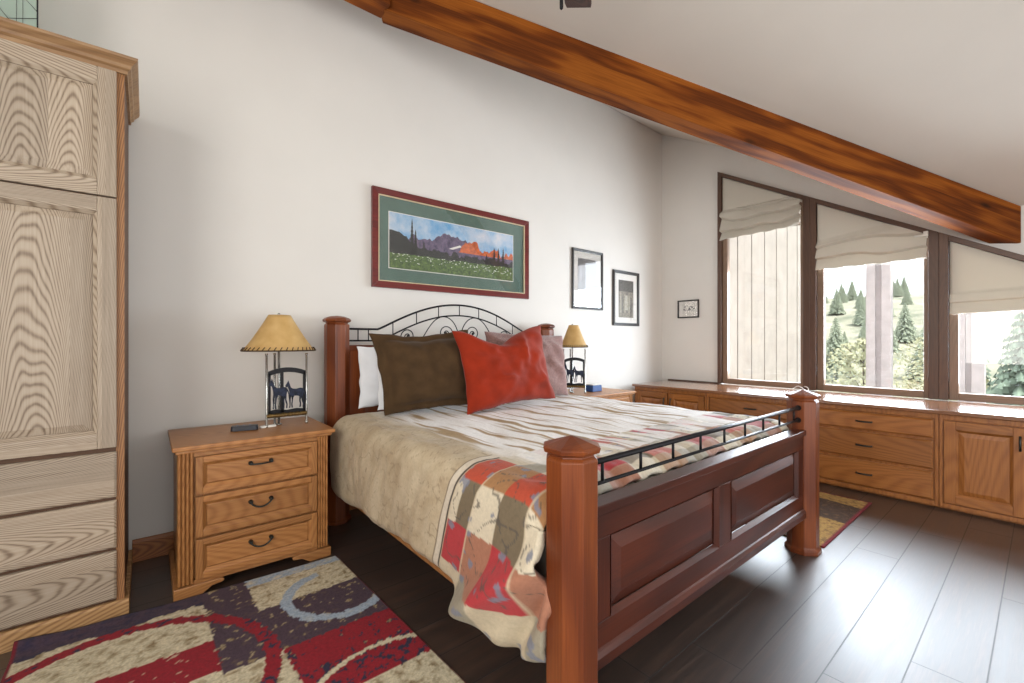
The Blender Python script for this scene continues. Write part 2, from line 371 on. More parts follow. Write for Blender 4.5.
mb.prism([(-1.1, 2.4), (3.5, 2.4), (3.5, B(3.5)), (-1.1, B(-1.1))], lambda a, b: (a, -2.2, b), lambda a, b: (a, -2.32, b))
mb.prism([(3.5, 0), (XW, 0), (XW, 2.275), (3.5, B(3.5))], lambda a, b: (a, -2.2, b), lambda a, b: (a, -2.32, b))
struct(mb.build('wall_front', M['wall']))
mb = MB()  # left wall; its opening is added to admit fill light
lx = (lambda a, b: (-1.7, a, b), lambda a, b: (-1.82, a, b)); hb = B(-1.7)
mb.prism([(1.0, 0), (YB, 0), (YB, hb), (1.0, hb)], *lx); mb.prism([(-2.2, 0), (-1.4, 0), (-1.4, hb), (-2.2, hb)], *lx)
mb.prism([(-1.4, 0), (1.0, 0), (1.0, .8), (-1.4, .8)], *lx); mb.prism([(-1.4, 3.0), (1.0, 3.0), (1.0, hb), (-1.4, hb)], *lx)
struct(mb.build('wall_left', M['wall']))
mb = MB()
pa = [(XW, .132), (XW, YB), (.544, YB)]; mb.prism(pa, lambda a, b: (a, b, A(b)), lambda a, b: (a, b, A(b) + .1))
pb = [(XW, -2.2), (XW, .132), (.544, YB), (-1.7, YB), (-1.7, -2.2)]; mb.prism(pb, lambda a, b: (a, b, B(a)), lambda a, b: (a, b, B(a) + .1))
struct(mb.build('ceiling', M['ceiling']))
mb = MB((0, YB, 0)); mb.prism([(0, 0), (-.022, 0), (-.022, .105), (-.014, .122), (0, .122)], lambda a, b: (-.06, YB + a, b), lambda a, b: (4.47, YB + a, b))
struct(mb.build('baseboard_back', M['baseboard'], bevel=.003))

# sloping valley beam and the ridge beam it dies into
P0 = Vector((5.225, .123, 2.27)); P1 = Vector((1.18, 2.808, 3.712)); dv = P1 - P0; Lb = dv.length
pr = Vector((.553, .833, 0)); hz = Vector((0, 0, -.285))
mb = MB(); xa = dv.normalized()
def beam_local(p0, length, nm, mat, drop, parent=None):
    # built along its own x axis so that the grain follows the timber
    sh = drop * .297 if p0 is not None else 0; b = MB(); b.hexa([(sh, 0, -drop), (length + sh, 0, -drop), (length + sh, .15, -drop), (sh, .15, -drop), (0, 0, 0), (length, 0, 0), (length, .15, 0), (0, .15, 0)])
    o = b.build(nm, mat, bevel=.006); return o
bo = beam_local(P0, Lb, 'ceiling_beam', M['beam_x'], .275); mb.bm.free()
yax = pr.normalized(); zax = xa.cross(yax); zax = zax if zax.z > 0 else -zax
if xa.cross(yax).z < 0:
    # keep a right-handed frame: x runs down the beam instead
    P0, P1 = P1, P0; xa = -xa; zax = xa.cross(yax)
bo.matrix_world = Matrix(((xa.x, yax.x, zax.x, P0.x), (xa.y, yax.y, zax.y, P0.y), (xa.z, yax.z, zax.z, P0.z), (0, 0, 0, 1)))
struct(bo)
rb = beam_local(None, 2.92, 'ridge_beam', M['beam_x'], .285); rb.location = (-1.69, 2.735, 3.70); struct(rb)

# ------------------------------------------------------------------ windows
def raked(mb, y0, y1, z0, top, x0, x1, wl, wr, wb, wt):
    """frame ring with a raked head; stiles use material 0, head and bottom rail 1"""
    s = .5676; vt = wt * math.sqrt(1 + s * s)
    ex = (lambda a, b: (x0, a, b), lambda a, b: (x1, a, b))
    mb.prism([(y1 - wl, z0), (y1, z0), (y1, top(y1)), (y1 - wl, top(y1 - wl))], *ex, 0)
    mb.prism([(y0, z0), (y0 + wr, z0), (y0 + wr, top(y0 + wr)), (y0, top(y0))], *ex, 0)
    mb.prism([(y0 + wr, top(y0 + wr) - vt), (y1 - wl, top(y1 - wl) - vt), (y1 - wl, top(y1 - wl)), (y0 + wr, top(y0 + wr))], *ex, 1)
    if wb: mb.prism([(y0 + wr, z0), (y1 - wl, z0), (y1 - wl, z0 + wb), (y0 + wr, z0 + wb)], *ex, 1)
    return (y0 + wr, y1 - wl, z0 + wb, lambda y: top(y) - vt)
def window(name, y0, y1, wl, wr):
    w = bpy.data.objects.new(name, None); COL.objects.link(w); w.location = (XW, (y0 + y1) / 2, ZS); w['kind'] = 'structure'
    mb = MB((XW, (y0 + y1) / 2, ZS))
    i = raked(mb, y0, y1, .727, TOP, 5.185, 5.31, wl, wr, 0, .042)
    mb.build('frame', [M['trim_z'], M['trim_y']], w, .004)
    mb = MB((XW, (y0 + y1) / 2, ZS))
    j = raked(mb, i[0] + .002, i[1] - .002, .728, i[3], 5.215, 5.272, .058, .03, .062, .05)
    mb.build('sash', [M['sash_z'], M['sash_y']], w, .004)
    mb = MB((XW, (y0 + y1) / 2, ZS))
    mb.prism([(j[0] - .01, j[2] - .01), (j[1] + .01, j[2] - .01), (j[1] + .01, j[3](j[1])), (j[0] - .01, j[3](j[0]))], lambda a, b: (5.244, a, b), lambda a, b: (5.248, a, b))
    mb.build('pane', M['glass'], w)
    return w
window('window_1', 1.531, 2.472, .045, .06)
window('window_2', .583, 1.531, .055, .066)
window('window_3', -.46, .583, .058, .05)

def blind(y0, y1, zb0, zb1, hfold, style, label):
    zb = lambda y: zb0 + (zb1 - zb0) * (y - y0) / (y1 - y0)
    o = thing('roman_blind', (5.2, (y0 + y1) / 2, TOP((y0 + y1) / 2) - .06), label, 'blind', 'roman blinds at the raked windows')
    mb = MB((5.2, (y0 + y1) / 2, TOP((y0 + y1) / 2) - .06)); ny, nz = 50, 150
    def x_at(y, z, s):
        zz = z - zb(y); t = (y - y0) / (y1 - y0)
        if style == 0:      # loose folds fanning out from the low left corner
            h = hfold * (.80 + .10 * t); k = max(0, min(1, (h - zz) / .05)) if zz < h else 0
            ph = zz * (19 - 6 * t) + .7 * math.sin(t * 2.9) + .3 * math.sin(7 * t + zz * 9) + .5 * noise.noise(Vector((y * 4, z * 3, 1)))
            q = (ph * .55) % 1.0; d = k * (.012 + .078 * (1 - q) ** .9 * min(1, q / .10 + .15)) + k * .008 * noise.noise(Vector((y * 7, z * 9, 3)))
        elif style == 1:
            h = hfold * (1 + .3 * (1 - t)); k = max(0, min(1, (h - zz) / .08)) if zz < h else 0
            ph = zz * 15 + .9 * t + .5 * math.sin(4 * t + zz * 8) + .6 * noise.noise(Vector((y * 3, z * 4, 2)))
            q = (ph * .5) % 1.0; d = k * (.010 + .062 * (1 - q) ** .9 * min(1, q / .10 + .15)) + k * .008 * noise.noise(Vector((y * 5, z * 7, 8)))
            d += .006 * noise.noise(Vector((y * 2, z * 3, 1)))
        else:
            h = hfold; k = max(0, min(1, (h - zz) / .03)) if zz < h else 0
            q = (zz / h * 2) % 1.0; d = k * (.010 + .030 * (1 - q) ** .8 * min(1, q / .08 + .2))
        return 5.206 - d
    rows = []
    for a in range(ny + 1):
        y = y0 + (y1 - y0) * a / ny; z1 = TOP(y) - .052; z0 = zb(y) + .004 * math.sin(a * .6)
        rows.append([mb.v((x_at(y, z0 + (z1 - z0) * (b / nz) ** 1.5, 0), y, z0 + (z1 - z0) * (b / nz) ** 1.5)) for b in range(nz + 1)])
    for a in range(ny):
        for b in range(nz): mb.face([rows[a][b], rows[a + 1][b], rows[a + 1][b + 1], rows[a][b + 1]], 0, True)
    c = mb.build('cloth', M['linen'], o); m = c.modifiers.new('thickness', 'SOLIDIFY'); m.thickness = .003; m.offset = 0
    mb = MB((5.2, (y0 + y1) / 2, TOP((y0 + y1) / 2) - .06))
    mb.prism([(y0, TOP(y0) - .075), (y1, TOP(y1) - .075), (y1, TOP(y1) - .05), (y0, TOP(y0) - .05)], lambda a, b: (5.208, a, b), lambda a, b: (5.214, a, b))
    mb.build('headrail', M['white_plastic'], o)
    return o
blind(1.605, 2.42, 2.415, 2.395, .40, 0, 'cream roman blind in loose crooked folds at the window showing bleached wood siding')
b2 = blind(.655, 1.47, 1.935, 1.935, .30, 1, 'cream roman blind with white bracket at top corner, at the window with hill view')
mb = MB((5.17, .675, 2.14)); mb.box(5.150, 5.186, .645, .735, 2.128, 2.142); mb.box(5.150, 5.186, .645, .675, 2.142, 2.168)
tag(mb.build('bracket', M['white_plastic'], b2, .003), 'white plastic bracket')
blind(-.41, .515, 1.475, 1.445, .19, 2, 'smooth cream roman blind with neat pleats, partly hidden behind the ceiling beam')

# ------------------------------------------------------------------ window-side built-ins
CX = 4.46
def handle_bar(parent, f, u, v, half, vertical=False, origin=(0, 0, 0)):
    mb = MB(origin)
    if vertical: p = [(u, v - half, 0), (u, v - half, .022), (u, v, .03), (u, v + half, .022), (u, v + half, 0)]
    else: p = [(u - half, v, 0), (u - half, v, .022), (u, v, .03), (u + half, v, .022), (u + half, v, 0)]
    mb.tube([f(a, b, c) for a, b, c in p], .0065, 8); return mb.build('handle', M['pewter'], parent)
def cabinet(y0, y1, kind, label):
    org = (CX, (y0 + y1) / 2, 0); o = thing('storage_cabinet', org, label, 'cabinet', 'built-in cabinets under the windows')
    mb = MB(org); mb.box(CX + .002, XW - .02, y0, y1, .03, .69); mb.box(CX + .03, XW - .05, y0, y1, 0, .03)
    f = F('-x', CX + .002); fr = .02
    for a, b in ((y0, y0 + fr), (y1 - fr, y1)): fbox(mb, f, a, b, .02, .69, 0, .014)
    fbox(mb, f, y0 + fr, y1 - fr, .655, .69, 0, .014); fbox(mb, f, y0 + fr, y1 - fr, .02, .05, 0, .014)
    mb.build('carcass', M['honey_z'], o, .003)
    if kind == 'drawers':
        for a, b in ((.058, .262), (.282, .492), (.510, .648)):
            mb = MB(org); fr2 = .012
            frustum(mb, f, (y0 + .028, y1 - .028, a, b), (y0 + .040, y1 - .040, a + .012, b - .012), .014, .024, 0)
            d = mb.build('drawer', M['honey_y'], o, .002)
            handle_bar(d, F('-x', CX - .02), (y0 + y1) / 2, (a + b) / 2 + .0, .048, False, org)
    else:
        ym = (y0 + y1) / 2
        for k, (a, b) in enumerate(((y0 + .026, ym - .012), (ym + .012, y1 - .026))):
            d = door(o, 'door', f, a, b, .058, .648, .022, .06, M['honey_z'], M['honey_y'], M['honey_z'], .03, .012, .005, org)
            handle_bar(d, F('-x', CX - .018), (b - .028) if k == 0 else (a + .028), .545, .045, True, org)
    return o
cabinet(2.232, 3.10, 'doors', 'honey oak two-door cabinet at the bed-wall end of the window run')
cabinet(1.366, 2.230, 'drawers', 'honey oak three-drawer cabinet half hidden behind the bed, below the siding window')
cabinet(.500, 1.364, 'drawers', 'honey oak three-drawer cabinet below the middle window, right of the far bedpost')
cabinet(-.36, .498, 'doors', 'honey oak cabinet with raised-panel door at the right edge of the photo')
mb = MB((4.8, 1.3, .69)); mb.box(4.42, XW - .004, -.36, 3.12, .692, .722)
wt = mb.build('worktop', M['worktop'], bevel=.006); tag(wt, 'long polished wooden worktop on the cabinets below the windows', 'worktop')
mb = MB((5.2, 2.8, .722)); mb.box(5.195, XW - .004, 2.48, 3.12, .722, .736); mb.build('gap_shadow_strip', M['trim_y'], wt)  # dark strip stands for the shadow gap along the worktop's back edge

pts = []
for i in range(40):
    a = i / 39; th = a * 9.0
    pts.append((5.11 + .025 * math.sin(th) + .02 * a, 1.60 + .06 * math.cos(th * .5) - .02 * a, .727 + .018 + .018 * math.sin(th * 1.0 - 1)))
mb = MB((5.12, 1.6, .727)); mb.tube(pts, .0035, 6)
tag(mb.build('blind_cord', M['mat_white']), 'cream cord loop on the worktop just behind the far bedpost', 'cord')

# ------------------------------------------------------------------ armoire
AX0, AX1, AY = -1.10, -.075, 2.60
org = (-.59, 2.9, 0)
ar = thing('armoire', org, 'tall pale pickled-oak armoire with panel doors and three drawers', 'armoire')
f = F('-y', AY + .02)
mb = MB(org); mb.box(AX0, AX1, AY + .022, 3.20, .05, 2.42)
mb.build('carcass', M['gap_shade'], ar, .003)
mb = MB(org)
fbox(mb, f, AX0, AX0 + .03, .075, 2.415, -.002, .004); fbox(mb, f, AX1 - .028, AX1, .075, 2.415, -.002, .004)
fbox(mb, f, AX0 + .03, AX1 - .028, 2.395, 2.415, -.002, .004)
mb.build('face_frame', M['ash_edge'], ar)
mid = (AX0 + AX1) / 2
for v0, v1, tr in ((1.852, 2.404, .066), (.757, 1.845, .066)):
    for u0, u1 in ((mid + .003, AX1 - .026), (AX0 + .026, mid - .003)):
        door(ar, 'upper_door' if v0 > 1 else 'lower_door', f, u0, u1, v0, v1, .022, .062, M['ash_z'], M['ash_x'], M['ash_z'], .03, .013, .005, org, top=tr)
for v0, v1 in ((.538, .737), (.316, .523), (.092, .301)):
    mb = MB(org); frustum(mb, f, (AX0 + .026, AX1 - .026, v0, v1), (AX0 + .034, AX1 - .034, v0 + .008, v1 - .008), .016, .022, 0)
    mb.build('drawer', M['ash_x'], ar, .001)
# moulded crown swept round front and sides
prof = [(0, 2.405), (.010, 2.405), (.012, 2.420), (.022, 2.428), (.025, 2.440), (.036, 2.452), (.044, 2.460), (.047, 2.472), (0, 2.472)]
mb = MB(org); rings = []
for cxn, sx, sy, yy in ((AX0, -1, 0, 3.2), (AX0, -1, -1, AY + .012), (AX1, 1, -1, AY + .012), (AX1, 1, 0, 3.2)):
    rings.append([mb.v((cxn + sx * d, yy + sy * d, z)) for d, z in prof])
for a, b in zip(rings, rings[1:]):
    for k in range(len(prof)): mb.face([a[k], a[(k + 1) % len(prof)], b[(k + 1) % len(prof)], b[k]])
mb.face(rings[0]); mb.face(rings[-1][::-1])
mb.box(AX0, AX1, AY + .013, 3.2, 2.44, 2.470)
mb.build('crown', M['crown_x'], ar)
mb = MB(org); mb.prism([(0, 0), (0, .07), (.008, .079), (.022, .079), (.022, 0)], lambda a, b: (AX0 - .015, AY - .0 + a - .002, b), lambda a, b: (AX1 + .016, AY + a - .002, b))
mb.box(AX1 - .004, AX1 + .016, AY + .02, 3.2, 0, .078); mb.box(AX0 - .015, AX0 + .004, AY + .02, 3.2, 0, .078)
mb.build('plinth', M['plinth_x'], ar, .002)

# leaded glass panel on the armoire
def along(p, z): return Vector((-.365 - .77 * p, 2.80 + .637 * p, z))
nv = Vector((.637, .77, 0)) * .004
org = (-.55, 2.94, 2.472)
lg = thing('leaded_glass_panel', org, 'pale green leaded glass panel standing on top of the armoire', 'glass panel')
mb = MB(org); q = [(.004, 2.476), (.46, 2.476), (.46, 2.98), (.004, 2.98)]
mb.prism(q, lambda a, b: along(a, b) - nv * .5, lambda a, b: along(a, b) + nv * .5); mb.build('pane', M['leaded'], lg)
mb = MB(org); Lp = lambda *ps: mb.tube([along(a, b) for a, b in ps], .0026, 6)
for ps in (((.0, 2.474), (.0, 2.98)), ((.46, 2.474), (.46, 2.98)), ((0, 2.48), (.46, 2.48)), ((0, 2.98), (.46, 2.98)), ((.062, 2.48), (.062, 2.98)), ((.09, 2.48), (.09, 2.98)),
           ((0, 2.625), (.46, 2.632)), ((0, 2.655), (.06, 2.72)), ((.105, 2.60), (.17, 2.68)), ((.17, 2.68), (.3, 2.72)), ((.3, 2.48), (.3, 2.98)), ((.06, 2.72), (.3, 2.9))): Lp(*ps)
mb.build('lead_line', M['iron'], lg)

# ------------------------------------------------------------------ nightstands
def nightstand(label):
    o = thing('nightstand', (.45, 2.88, 0), label, 'nightstand', 'oak nightstands either side of the bed'); org = (.45, 2.88, 0)
    f = F('-y', 2.625)
    mb = MB(org); mb.box(.118, .790, 2.627, 3.13, .05, .685); mb.build('carcass', M['oak_z'], o, .003)
    # moulded top
    mb = MB(org)
    mb.box(.092, .833, 2.590, 3.155, .700, .722); mb.box(.104, .818, 2.604, 3.145, .684, .700)
    mb.build('top', M['oak_x'], o, .005, 3)
    mb = MB(org)
    for z in (2.66,): pass
    # fluted corner stiles
    for u0, u1 in ((.112, .176), (.742, .798)):
        mb = MB(org); n = 4; w = (u1 - u0)
        out = [(u0, 0)]
        for k in range(n):
            c = u0 + w * (k + .5) / n; r = w / n / 2
            out += [(c - r * .95, .012)] + [(c + r * .8 * math.cos(math.pi - a), .014 + .008 * math.sin(a)) for a in [math.pi * j / 6 for j in range(1, 6)]] + [(c + r * .95, .012)]
        out += [(u1, 0)]
        mb.prism(out, lambda a, b: (a, 2.627 - b, .06), lambda a, b: (a, 2.627 - b, .685), 0)
        mb.build('fluted_stile', M['oak_z'], o)
    for v0, v1 in ((.664, .685), (.05, .07)):
        mb = MB(org); fbox(mb, f, .176, .742, v0, v1, -.002, .010); mb.build('face_rail', M['oak_x'], o)
    for v0, v1 in ((.482, .662), (.276, .470), (.072, .264)):
        d = door(o, 'drawer', f, .182, .738, v0, v1, .024, .03, M['oak_z'], M['oak_x'], M['oak_x'], .004, .013, .011, org)
        zc = (v0 + v1) / 2 + .022; mb = MB(org); g = F('-y', 2.612)
        for u in (.414, .508): mb.lathe([(.0075, 0), (.0085, .004), (.004, .010), (.0075, .018), (.006, .022)], (0, 0), 10) if False else mb.tube([g(u, zc, 0), g(u, zc, .008), g(u, zc, .016), g(u, zc, .024)], [.011, .006, .010, .006], 10)
        drp = .0 if v0 > .4 else .034
        mb.tube([g(.414 + .094 * a, zc - drp * .75 * math.sin(math.pi * a) ** .7 - .004, .018 + (.012 if drp == 0 else .004) * math.sin(math.pi * a)) for a in [k / 14 for k in range(15)]], .0045, 8)
        mb.build('handle', M['pewter'], d)
    # bracket feet joined by a shallow rail
    for s, u0, u1 in ((1, .097, .30), (-1, .61, .812)):
        mb = MB(org)
        e0, e1 = (u0, u1) if s == 1 else (u1, u0)
        prof = [(e0, 0), (e0, .052), (e1 - s * .01, .052), (e1, .043), (e1 - s * .004, .032), (e1 - s * .05, .026), (e1 - s * .075, .010), (e1 - s * .09, 0)]
        mb.prism(prof, lambda a, b: (a, 2.600, b), lambda a, b: (a, 2.64, b)); ex = .097 if s == 1 else .79
        mb.box(ex, ex + .022, 2.64, 3.13, 0, .05)
        mb.build('bracket_foot', M['oak_x'], o, .004)
    return o
n1 = nightstand('golden oak three-drawer nightstand between the armoire and the bed')
n2 = copy_tree(n1); n2['label'] = 'far nightstand beyond the bed, only its top corner showing by the window wall'
n2.location = (3.43, 2.93, 0)

# ------------------------------------------------------------------ lamps
def horse(mb, ox, oz, s, sz, y, flip=1):
    out = [(-.95, .35), (-.78, .52), (-.5, .56), (-.1, .50), (.25, .53), (.45, .62), (.62, .95), (.70, 1.08), (.76, .98), (.98, .74), (.93, .64), (.82, .66), (.70, .60), (.60, .36), (.56, .14),
           (.62, -.15), (.56, -.55), (.62, -.72), (.50, -.72), (.48, -.5), (.46, -.1), (.40, .08), (.34, -.2), (.40, -.5), (.36, -.72), (.25, -.72), (.29, -.5), (.22, -.1), (.12, .06), (-.25, .05),
           (-.42, -.02), (-.40, -.3), (-.48, -.52), (-.42, -.72), (-.54, -.72), (-.58, -.5), (-.53, -.26), (-.60, -.06), (-.66, -.3), (-.78, -.52), (-.74, -.72), (-.86, -.72), (-.89, -.48), (-.76, -.2), (-.78, .1),
           (-.84, .32), (-.98, .1), (-1.06, -.3), (-1.12, -.28), (-1.08, .12)]
    mb.prism([(ox + flip * a * s, oz + b * sz) for a, b in out], lambda a, b: (a, y - .004, b), lambda a, b: (a, y + .004, b))
def lamp(label, L, R_, pole, third, sh, yf, zt, loc, name_extra=None):
    """L,R_ x of the two front rods (at depth yf); pole/third further back; sh = (cx, cy, rx_bottom, ry_bottom, rx_top, ry_top)"""
    o = thing('table_lamp', loc, label, 'lamp', 'western table lamps on the nightstands'); org = loc
    for x, y, top in ((L, yf, 1.150), (R_, yf + .004, 1.150), (third[0], third[1], 1.150)):
        mb = MB(org); mb.lathe([(.0085, zt), (.0085, zt + .012), (.0062, zt + .014), (.0062, top - .012), (.0075, top - .01), (.0075, top)], (x, y), 12); mb.build('rod', M['steel'], o)
    mb = MB(org); mb.lathe([(.016, zt), (.016, zt + .006), (.007, zt + .012), (.007, 1.19), (.014, 1.20), (.014, 1.235), (.004, 1.24), (.004, 1.372), (.009, 1.378), (.006, 1.390)], pole, 14)
    mb.build('pole', M['steel'], o)
    a0, a1 = L + .008, R_ - .008; w = a1 - a0; cxp = (a0 + a1) / 2; arch = lambda x: 1.045 + .022 * (1 - ((x - cxp) / (w / 2)) ** 2)
    mb = MB(org); n = 16; up = [(a0 + w * k / n, arch(a0 + w * k / n)) for k in range(n + 1)]; dn = [(x, z - .028) for x, z in up[::-1]]
    yy = (lambda a, b: (a, yf - .005, b), lambda a, b: (a, yf + .005, b))
    mb.prism(up + dn, *yy)
    for x in (a0, a1 - .013): mb.prism([(x, .80), (x + .013, .80), (x + .013, arch(x) - .01), (x, arch(x) - .01)], *yy)
    tx = a0 + w * .36; mb.prism([(tx - .009, .80), (tx + .011, .80), (tx + .008, 1.04), (tx - .008, 1.04)], *yy)
    mb.prism([(a0, .798), (a1, .798), (a1, .815), (a0 + w * .75, .821), (a0 + w * .5, .815), (a0 + w * .2, .823), (a0, .815)], *yy)
    mb.build('arched_frame', M['iron'], o, .001)
    mb = MB(org); horse(mb, a0 + w * .27, .898, .052, .098, yf - .009, -1); mb.build('horse_silhouette', M['horse_metal'], o)
    mb = MB(org); horse(mb, a0 + w * .71, .892, .055, .090, yf - .009, -1); mb.build('horse_silhouette', M['horse_metal'], o)
    mb = MB(org); mb.tube([(L - .002 + (w + .02) * k / 12, yf, .786 + .002 * (k % 2)) for k in range(13)], [.011 + .003 * (k % 2) for k in range(13)], 10); mb.build('base_bar', M['bronze'], o)
    mb = MB(org); mb.tube([(L, yf, .79), (pole[0], pole[1], .79), (R_, yf, .79)], .005, 8); mb.build('brace', M['iron'], o)
    cx, cy, rb, rby, rt, rty = sh; mb = MB(org); N = 48; K = 10; rings = []
    for k in range(K + 1):
        t = k / K; z = 1.165 + .213 * t; e = 1 - (1 - t) ** 1.0
        rx = rb + (rt - rb) * (t ** .86); ry = rby + (rty - rby) * (t ** .86)
        rings.append([mb.v((cx + rx * math.cos(2 * math.pi * j / N), cy + ry * math.sin(2 * math.pi * j / N), z + (.004 * math.sin(j * math.pi) if k == 0 else 0))) for j in range(N)])
    for Aa, Bb in zip(rings, rings[1:]):
        for j in range(N): mb.face([Aa[j], Aa[(j + 1) % N], Bb[(j + 1) % N], Bb[j]], 0, True)
    s = mb.build('lamp_shade', M['parchment'], o); sm = s.modifiers.new('thickness', 'SOLIDIFY'); sm.thickness = .003
    mb = MB(org); mb.tube([(cx + rb * 1.005 * math.cos(2 * math.pi * j / N), cy + rby * 1.005 * math.sin(2 * math.pi * j / N), 1.166) for j in range(N)], .0042, 8, closed=True)
    for j in range(0, 40):
        th = 2 * math.pi * j / 40; t2 = th + .06; e = (rb - rt) / .213 * .02
        mb.tube([(cx + (rb + .004) * math.cos(th), cy + (rby + .004) * math.sin(th), 1.166), (cx + (rb - e + .004) * math.cos(t2), cy + (rby - e + .004) * math.sin(t2), 1.186)], .0026, 5)
    tag(mb.build('lacing', M['brown_suede'], s), 'brown leather lacing round the rim')
    return o
lamp('western table lamp with horse silhouettes on the nightstand by the armoire', .535, .752, (.612, 2.93), (.592, 2.945), (.616, 2.93, .198, .158, .06, .05), 2.87, .722, (.64, 2.90, .722))
# the second lamp stands turned towards the foot of the bed: built square, then turned with its parts
def moved_lamp():
    o = lamp('smaller-looking table lamp on the far nightstand, half behind the mauve pillow', -.098, .108, (-.012, .04), (-.03, .06), (0, .03, .135, .12, .046, .04), 0.0, .722, (0, .03, .722))
    o.location = (3.19, 2.92, .722); o.rotation_euler = (0, 0, R(-44)); return o
moved_lamp()

# things on the nightstands
def remote(loc, rot, L, Wd, H, mat, label, buttons=True):
    o = thing('remote_control', loc, label, 'remote control'); org = (0, 0, 0)
    mb = MB(); n = 20; out = []
    for k in range(n):
        a = 2 * math.pi * k / n; c, s_ = math.cos(a), math.sin(a)
        out.append((L / 2 * (abs(c) ** .35) * (1 if c > 0 else -1), Wd / 2 * (abs(s_) ** .45) * (1 if s_ > 0 else -1)))
    mb.prism(out, lambda a, b: (a, b, 0), lambda a, b: (a * .97, b * .94, H))
    p = mb.build('body', mat, None, .003); p.parent = o
    if buttons:
        for r_ in range(3):
            for c_ in range(2):
                mb = MB(); mb.lathe([(.0045, H - .001), (.0045, H + .002), (.003, H + .003)], (-.035 + r_ * .03, -.009 + c_ * .018), 10)
                q = mb.build('button', M['button']); q.parent = o
    o.location = loc; o.rotation_euler = (0, 0, rot); return o
remote((.425, 2.865, .7225), R(-12),   .135, .055, .028, M['black_plastic'], 'chunky black remote control lying on the nightstand below the lamp')
remote((.545, 2.88, .7225), R(8), .085, .032, .012, M['white_plastic'], 'small slim white remote lying between the black remote and the lamp', False)
org = (3.50, 2.86, .722); bx = thing('tissue_box', org, 'small blue box beside the lamp on the far nightstand', 'box')
mb = MB(org); mb.box(3.38, 3.52, 2.84, 2.94, .7225, .785); mb.build('box_body', M['blue_card'], bx, .006)
mb = MB(org); mb.box(3.385, 3.515, 2.845, 2.935, .786, .796); mb.build('box_top', M['white_plastic'], bx, .004)

# ------------------------------------------------------------------ bed
BO = (1.99, 2.0, 0)
bed = thing('bed', BO, 'red cherry four-post bed with iron scrollwork headboard', 'bed')
def post(x, y, h, headp):
    a = .075; rr = a / math.cos(math.pi / 8); mb = MB(BO); r0 = R(22.5)
    mb.lathe([(rr + .012, .0), (rr + .012, .022), (rr + .002, .034), (rr, .04), (rr, h - .062), (rr - .010, h - .052)], (x, y), 8, rot=r0, smooth=False)
    p = mb.build('post', M['cherry_z'], bed, .003)
    mb = MB(BO)
    if headp: prof = [(rr - .010, h - .054), (rr - .012, h - .048), (rr + .008, h - .040), (rr + .011, h - .028), (rr - .002, h - .016), (rr * .55, h - .004), (.004, h)]
    else: prof = [(rr - .010, h - .054), (rr - .012, h - .047), (rr + .006, h - .040), (rr + .010, h - .026), (rr - .002, h - .021), (.004, h + .003)]
    mb.lathe(prof, (x, y), 8, rot=r0, smooth=False); mb.build('cap', M['cherry_x'], p, .002)
FX0, FX1, FY = .985, 2.965, .910
HX0, HX1, HY = 1.000, 2.975, 3.08
post(FX0, FY, .935, False); post(FX1, FY, .935, False); post(HX0, HY, 1.395, True); post(HX1, HY, 1.395, True)
# footboard: frame with two raised panels
f = F('-y', .915); mb = MB(BO); u0, u1 = FX0 + .07, FX1 - .07
fbox(mb, f, u0, u1, .605, .70, 0, .03, 1); fbox(mb, f, u0, u1, .225, .345, 0, .03, 1)
for a, b in ((u0, u0 + .085), (1.872, 1.985), (u1 - .085, u1)): fbox(mb, f, a, b, .345, .605, 0, .03, 0)
fbox(mb, f, u0, u1, .686, .715, -.022, .045, 1)          # top rail
mb.prism([(0, .215), (.045, .215), (.045, .248), (.036, .262), (.03, .268), (0, .268)], lambda a, b: (u0, .915 - a, b), lambda a, b: (u1, .915 - a, b), 1)
for ro in ((u0 + .085, 1.872, .345, .605), (1.985, u1 - .085, .345, .605)):
    fring(mb, f, ro, (ro[0] + .014, ro[1] - .014, ro[2] + .014, ro[3] - .014), .032, .014, 1, 0)
fb = mb.build('footboard', [M['dark_cherry_z'], M['dark_cherry_x']], bed, .003)
for ro in ((u0 + .085, 1.872, .345, .605), (1.985, u1 - .085, .345, .605)):
    ri = (ro[0] + .014, ro[1] - .014, ro[2] + .014, ro[3] - .014); k = .045
    mb = MB(BO); frustum(mb, f, ri, (ri[0] + k, ri[1] - k, ri[2] + k, ri[3] - k), .010, .026, 0); mb.build('panel', M['dark_cherry_x'], fb, .002)
# iron rail above the footboard
mb = MB(BO); mb.tube([(u0 - .01, FY, .838), (u1 + .01, FY, .838)], .0095, 10); mb.tube([(u0 - .01, FY, .768), (u1 + .01, FY, .768)], .0065, 10)
for x in (u0 + .002, u1 - .002):
    for z in (.838, .768): mb.tube([(x - .004, FY, z), (x + .004, FY, z)], .016, 10)
ir = mb.build('iron_rail', M['iron'], bed)
for k in range(9):
    x = u0 + .075 + k * (u1 - u0 - .15) / 8; mb = MB(BO); mb.tube([(x, FY, .766), (x, FY, .84)], .0055, 8); mb.build('baluster', M['iron'], ir)
# headboard
mb = MB(BO); f = F('-y', 3.10); h0, h1 = HX0 + .07, HX1 - .07
fbox(mb, f, h0, h1, .25, 1.165, 0, .035, 0); fbox(mb, f, h0, h1, 1.160, 1.195, -.01, .05, 1)
fring(mb, f, (h0 + .12, h1 - .12, .40, 1.09), (h0 + .14, h1 - .14, .42, 1.07), .037, .045, 1, 0)
mb.build('headboard', [M['cherry_z'], M['cherry_x']], bed, .003)
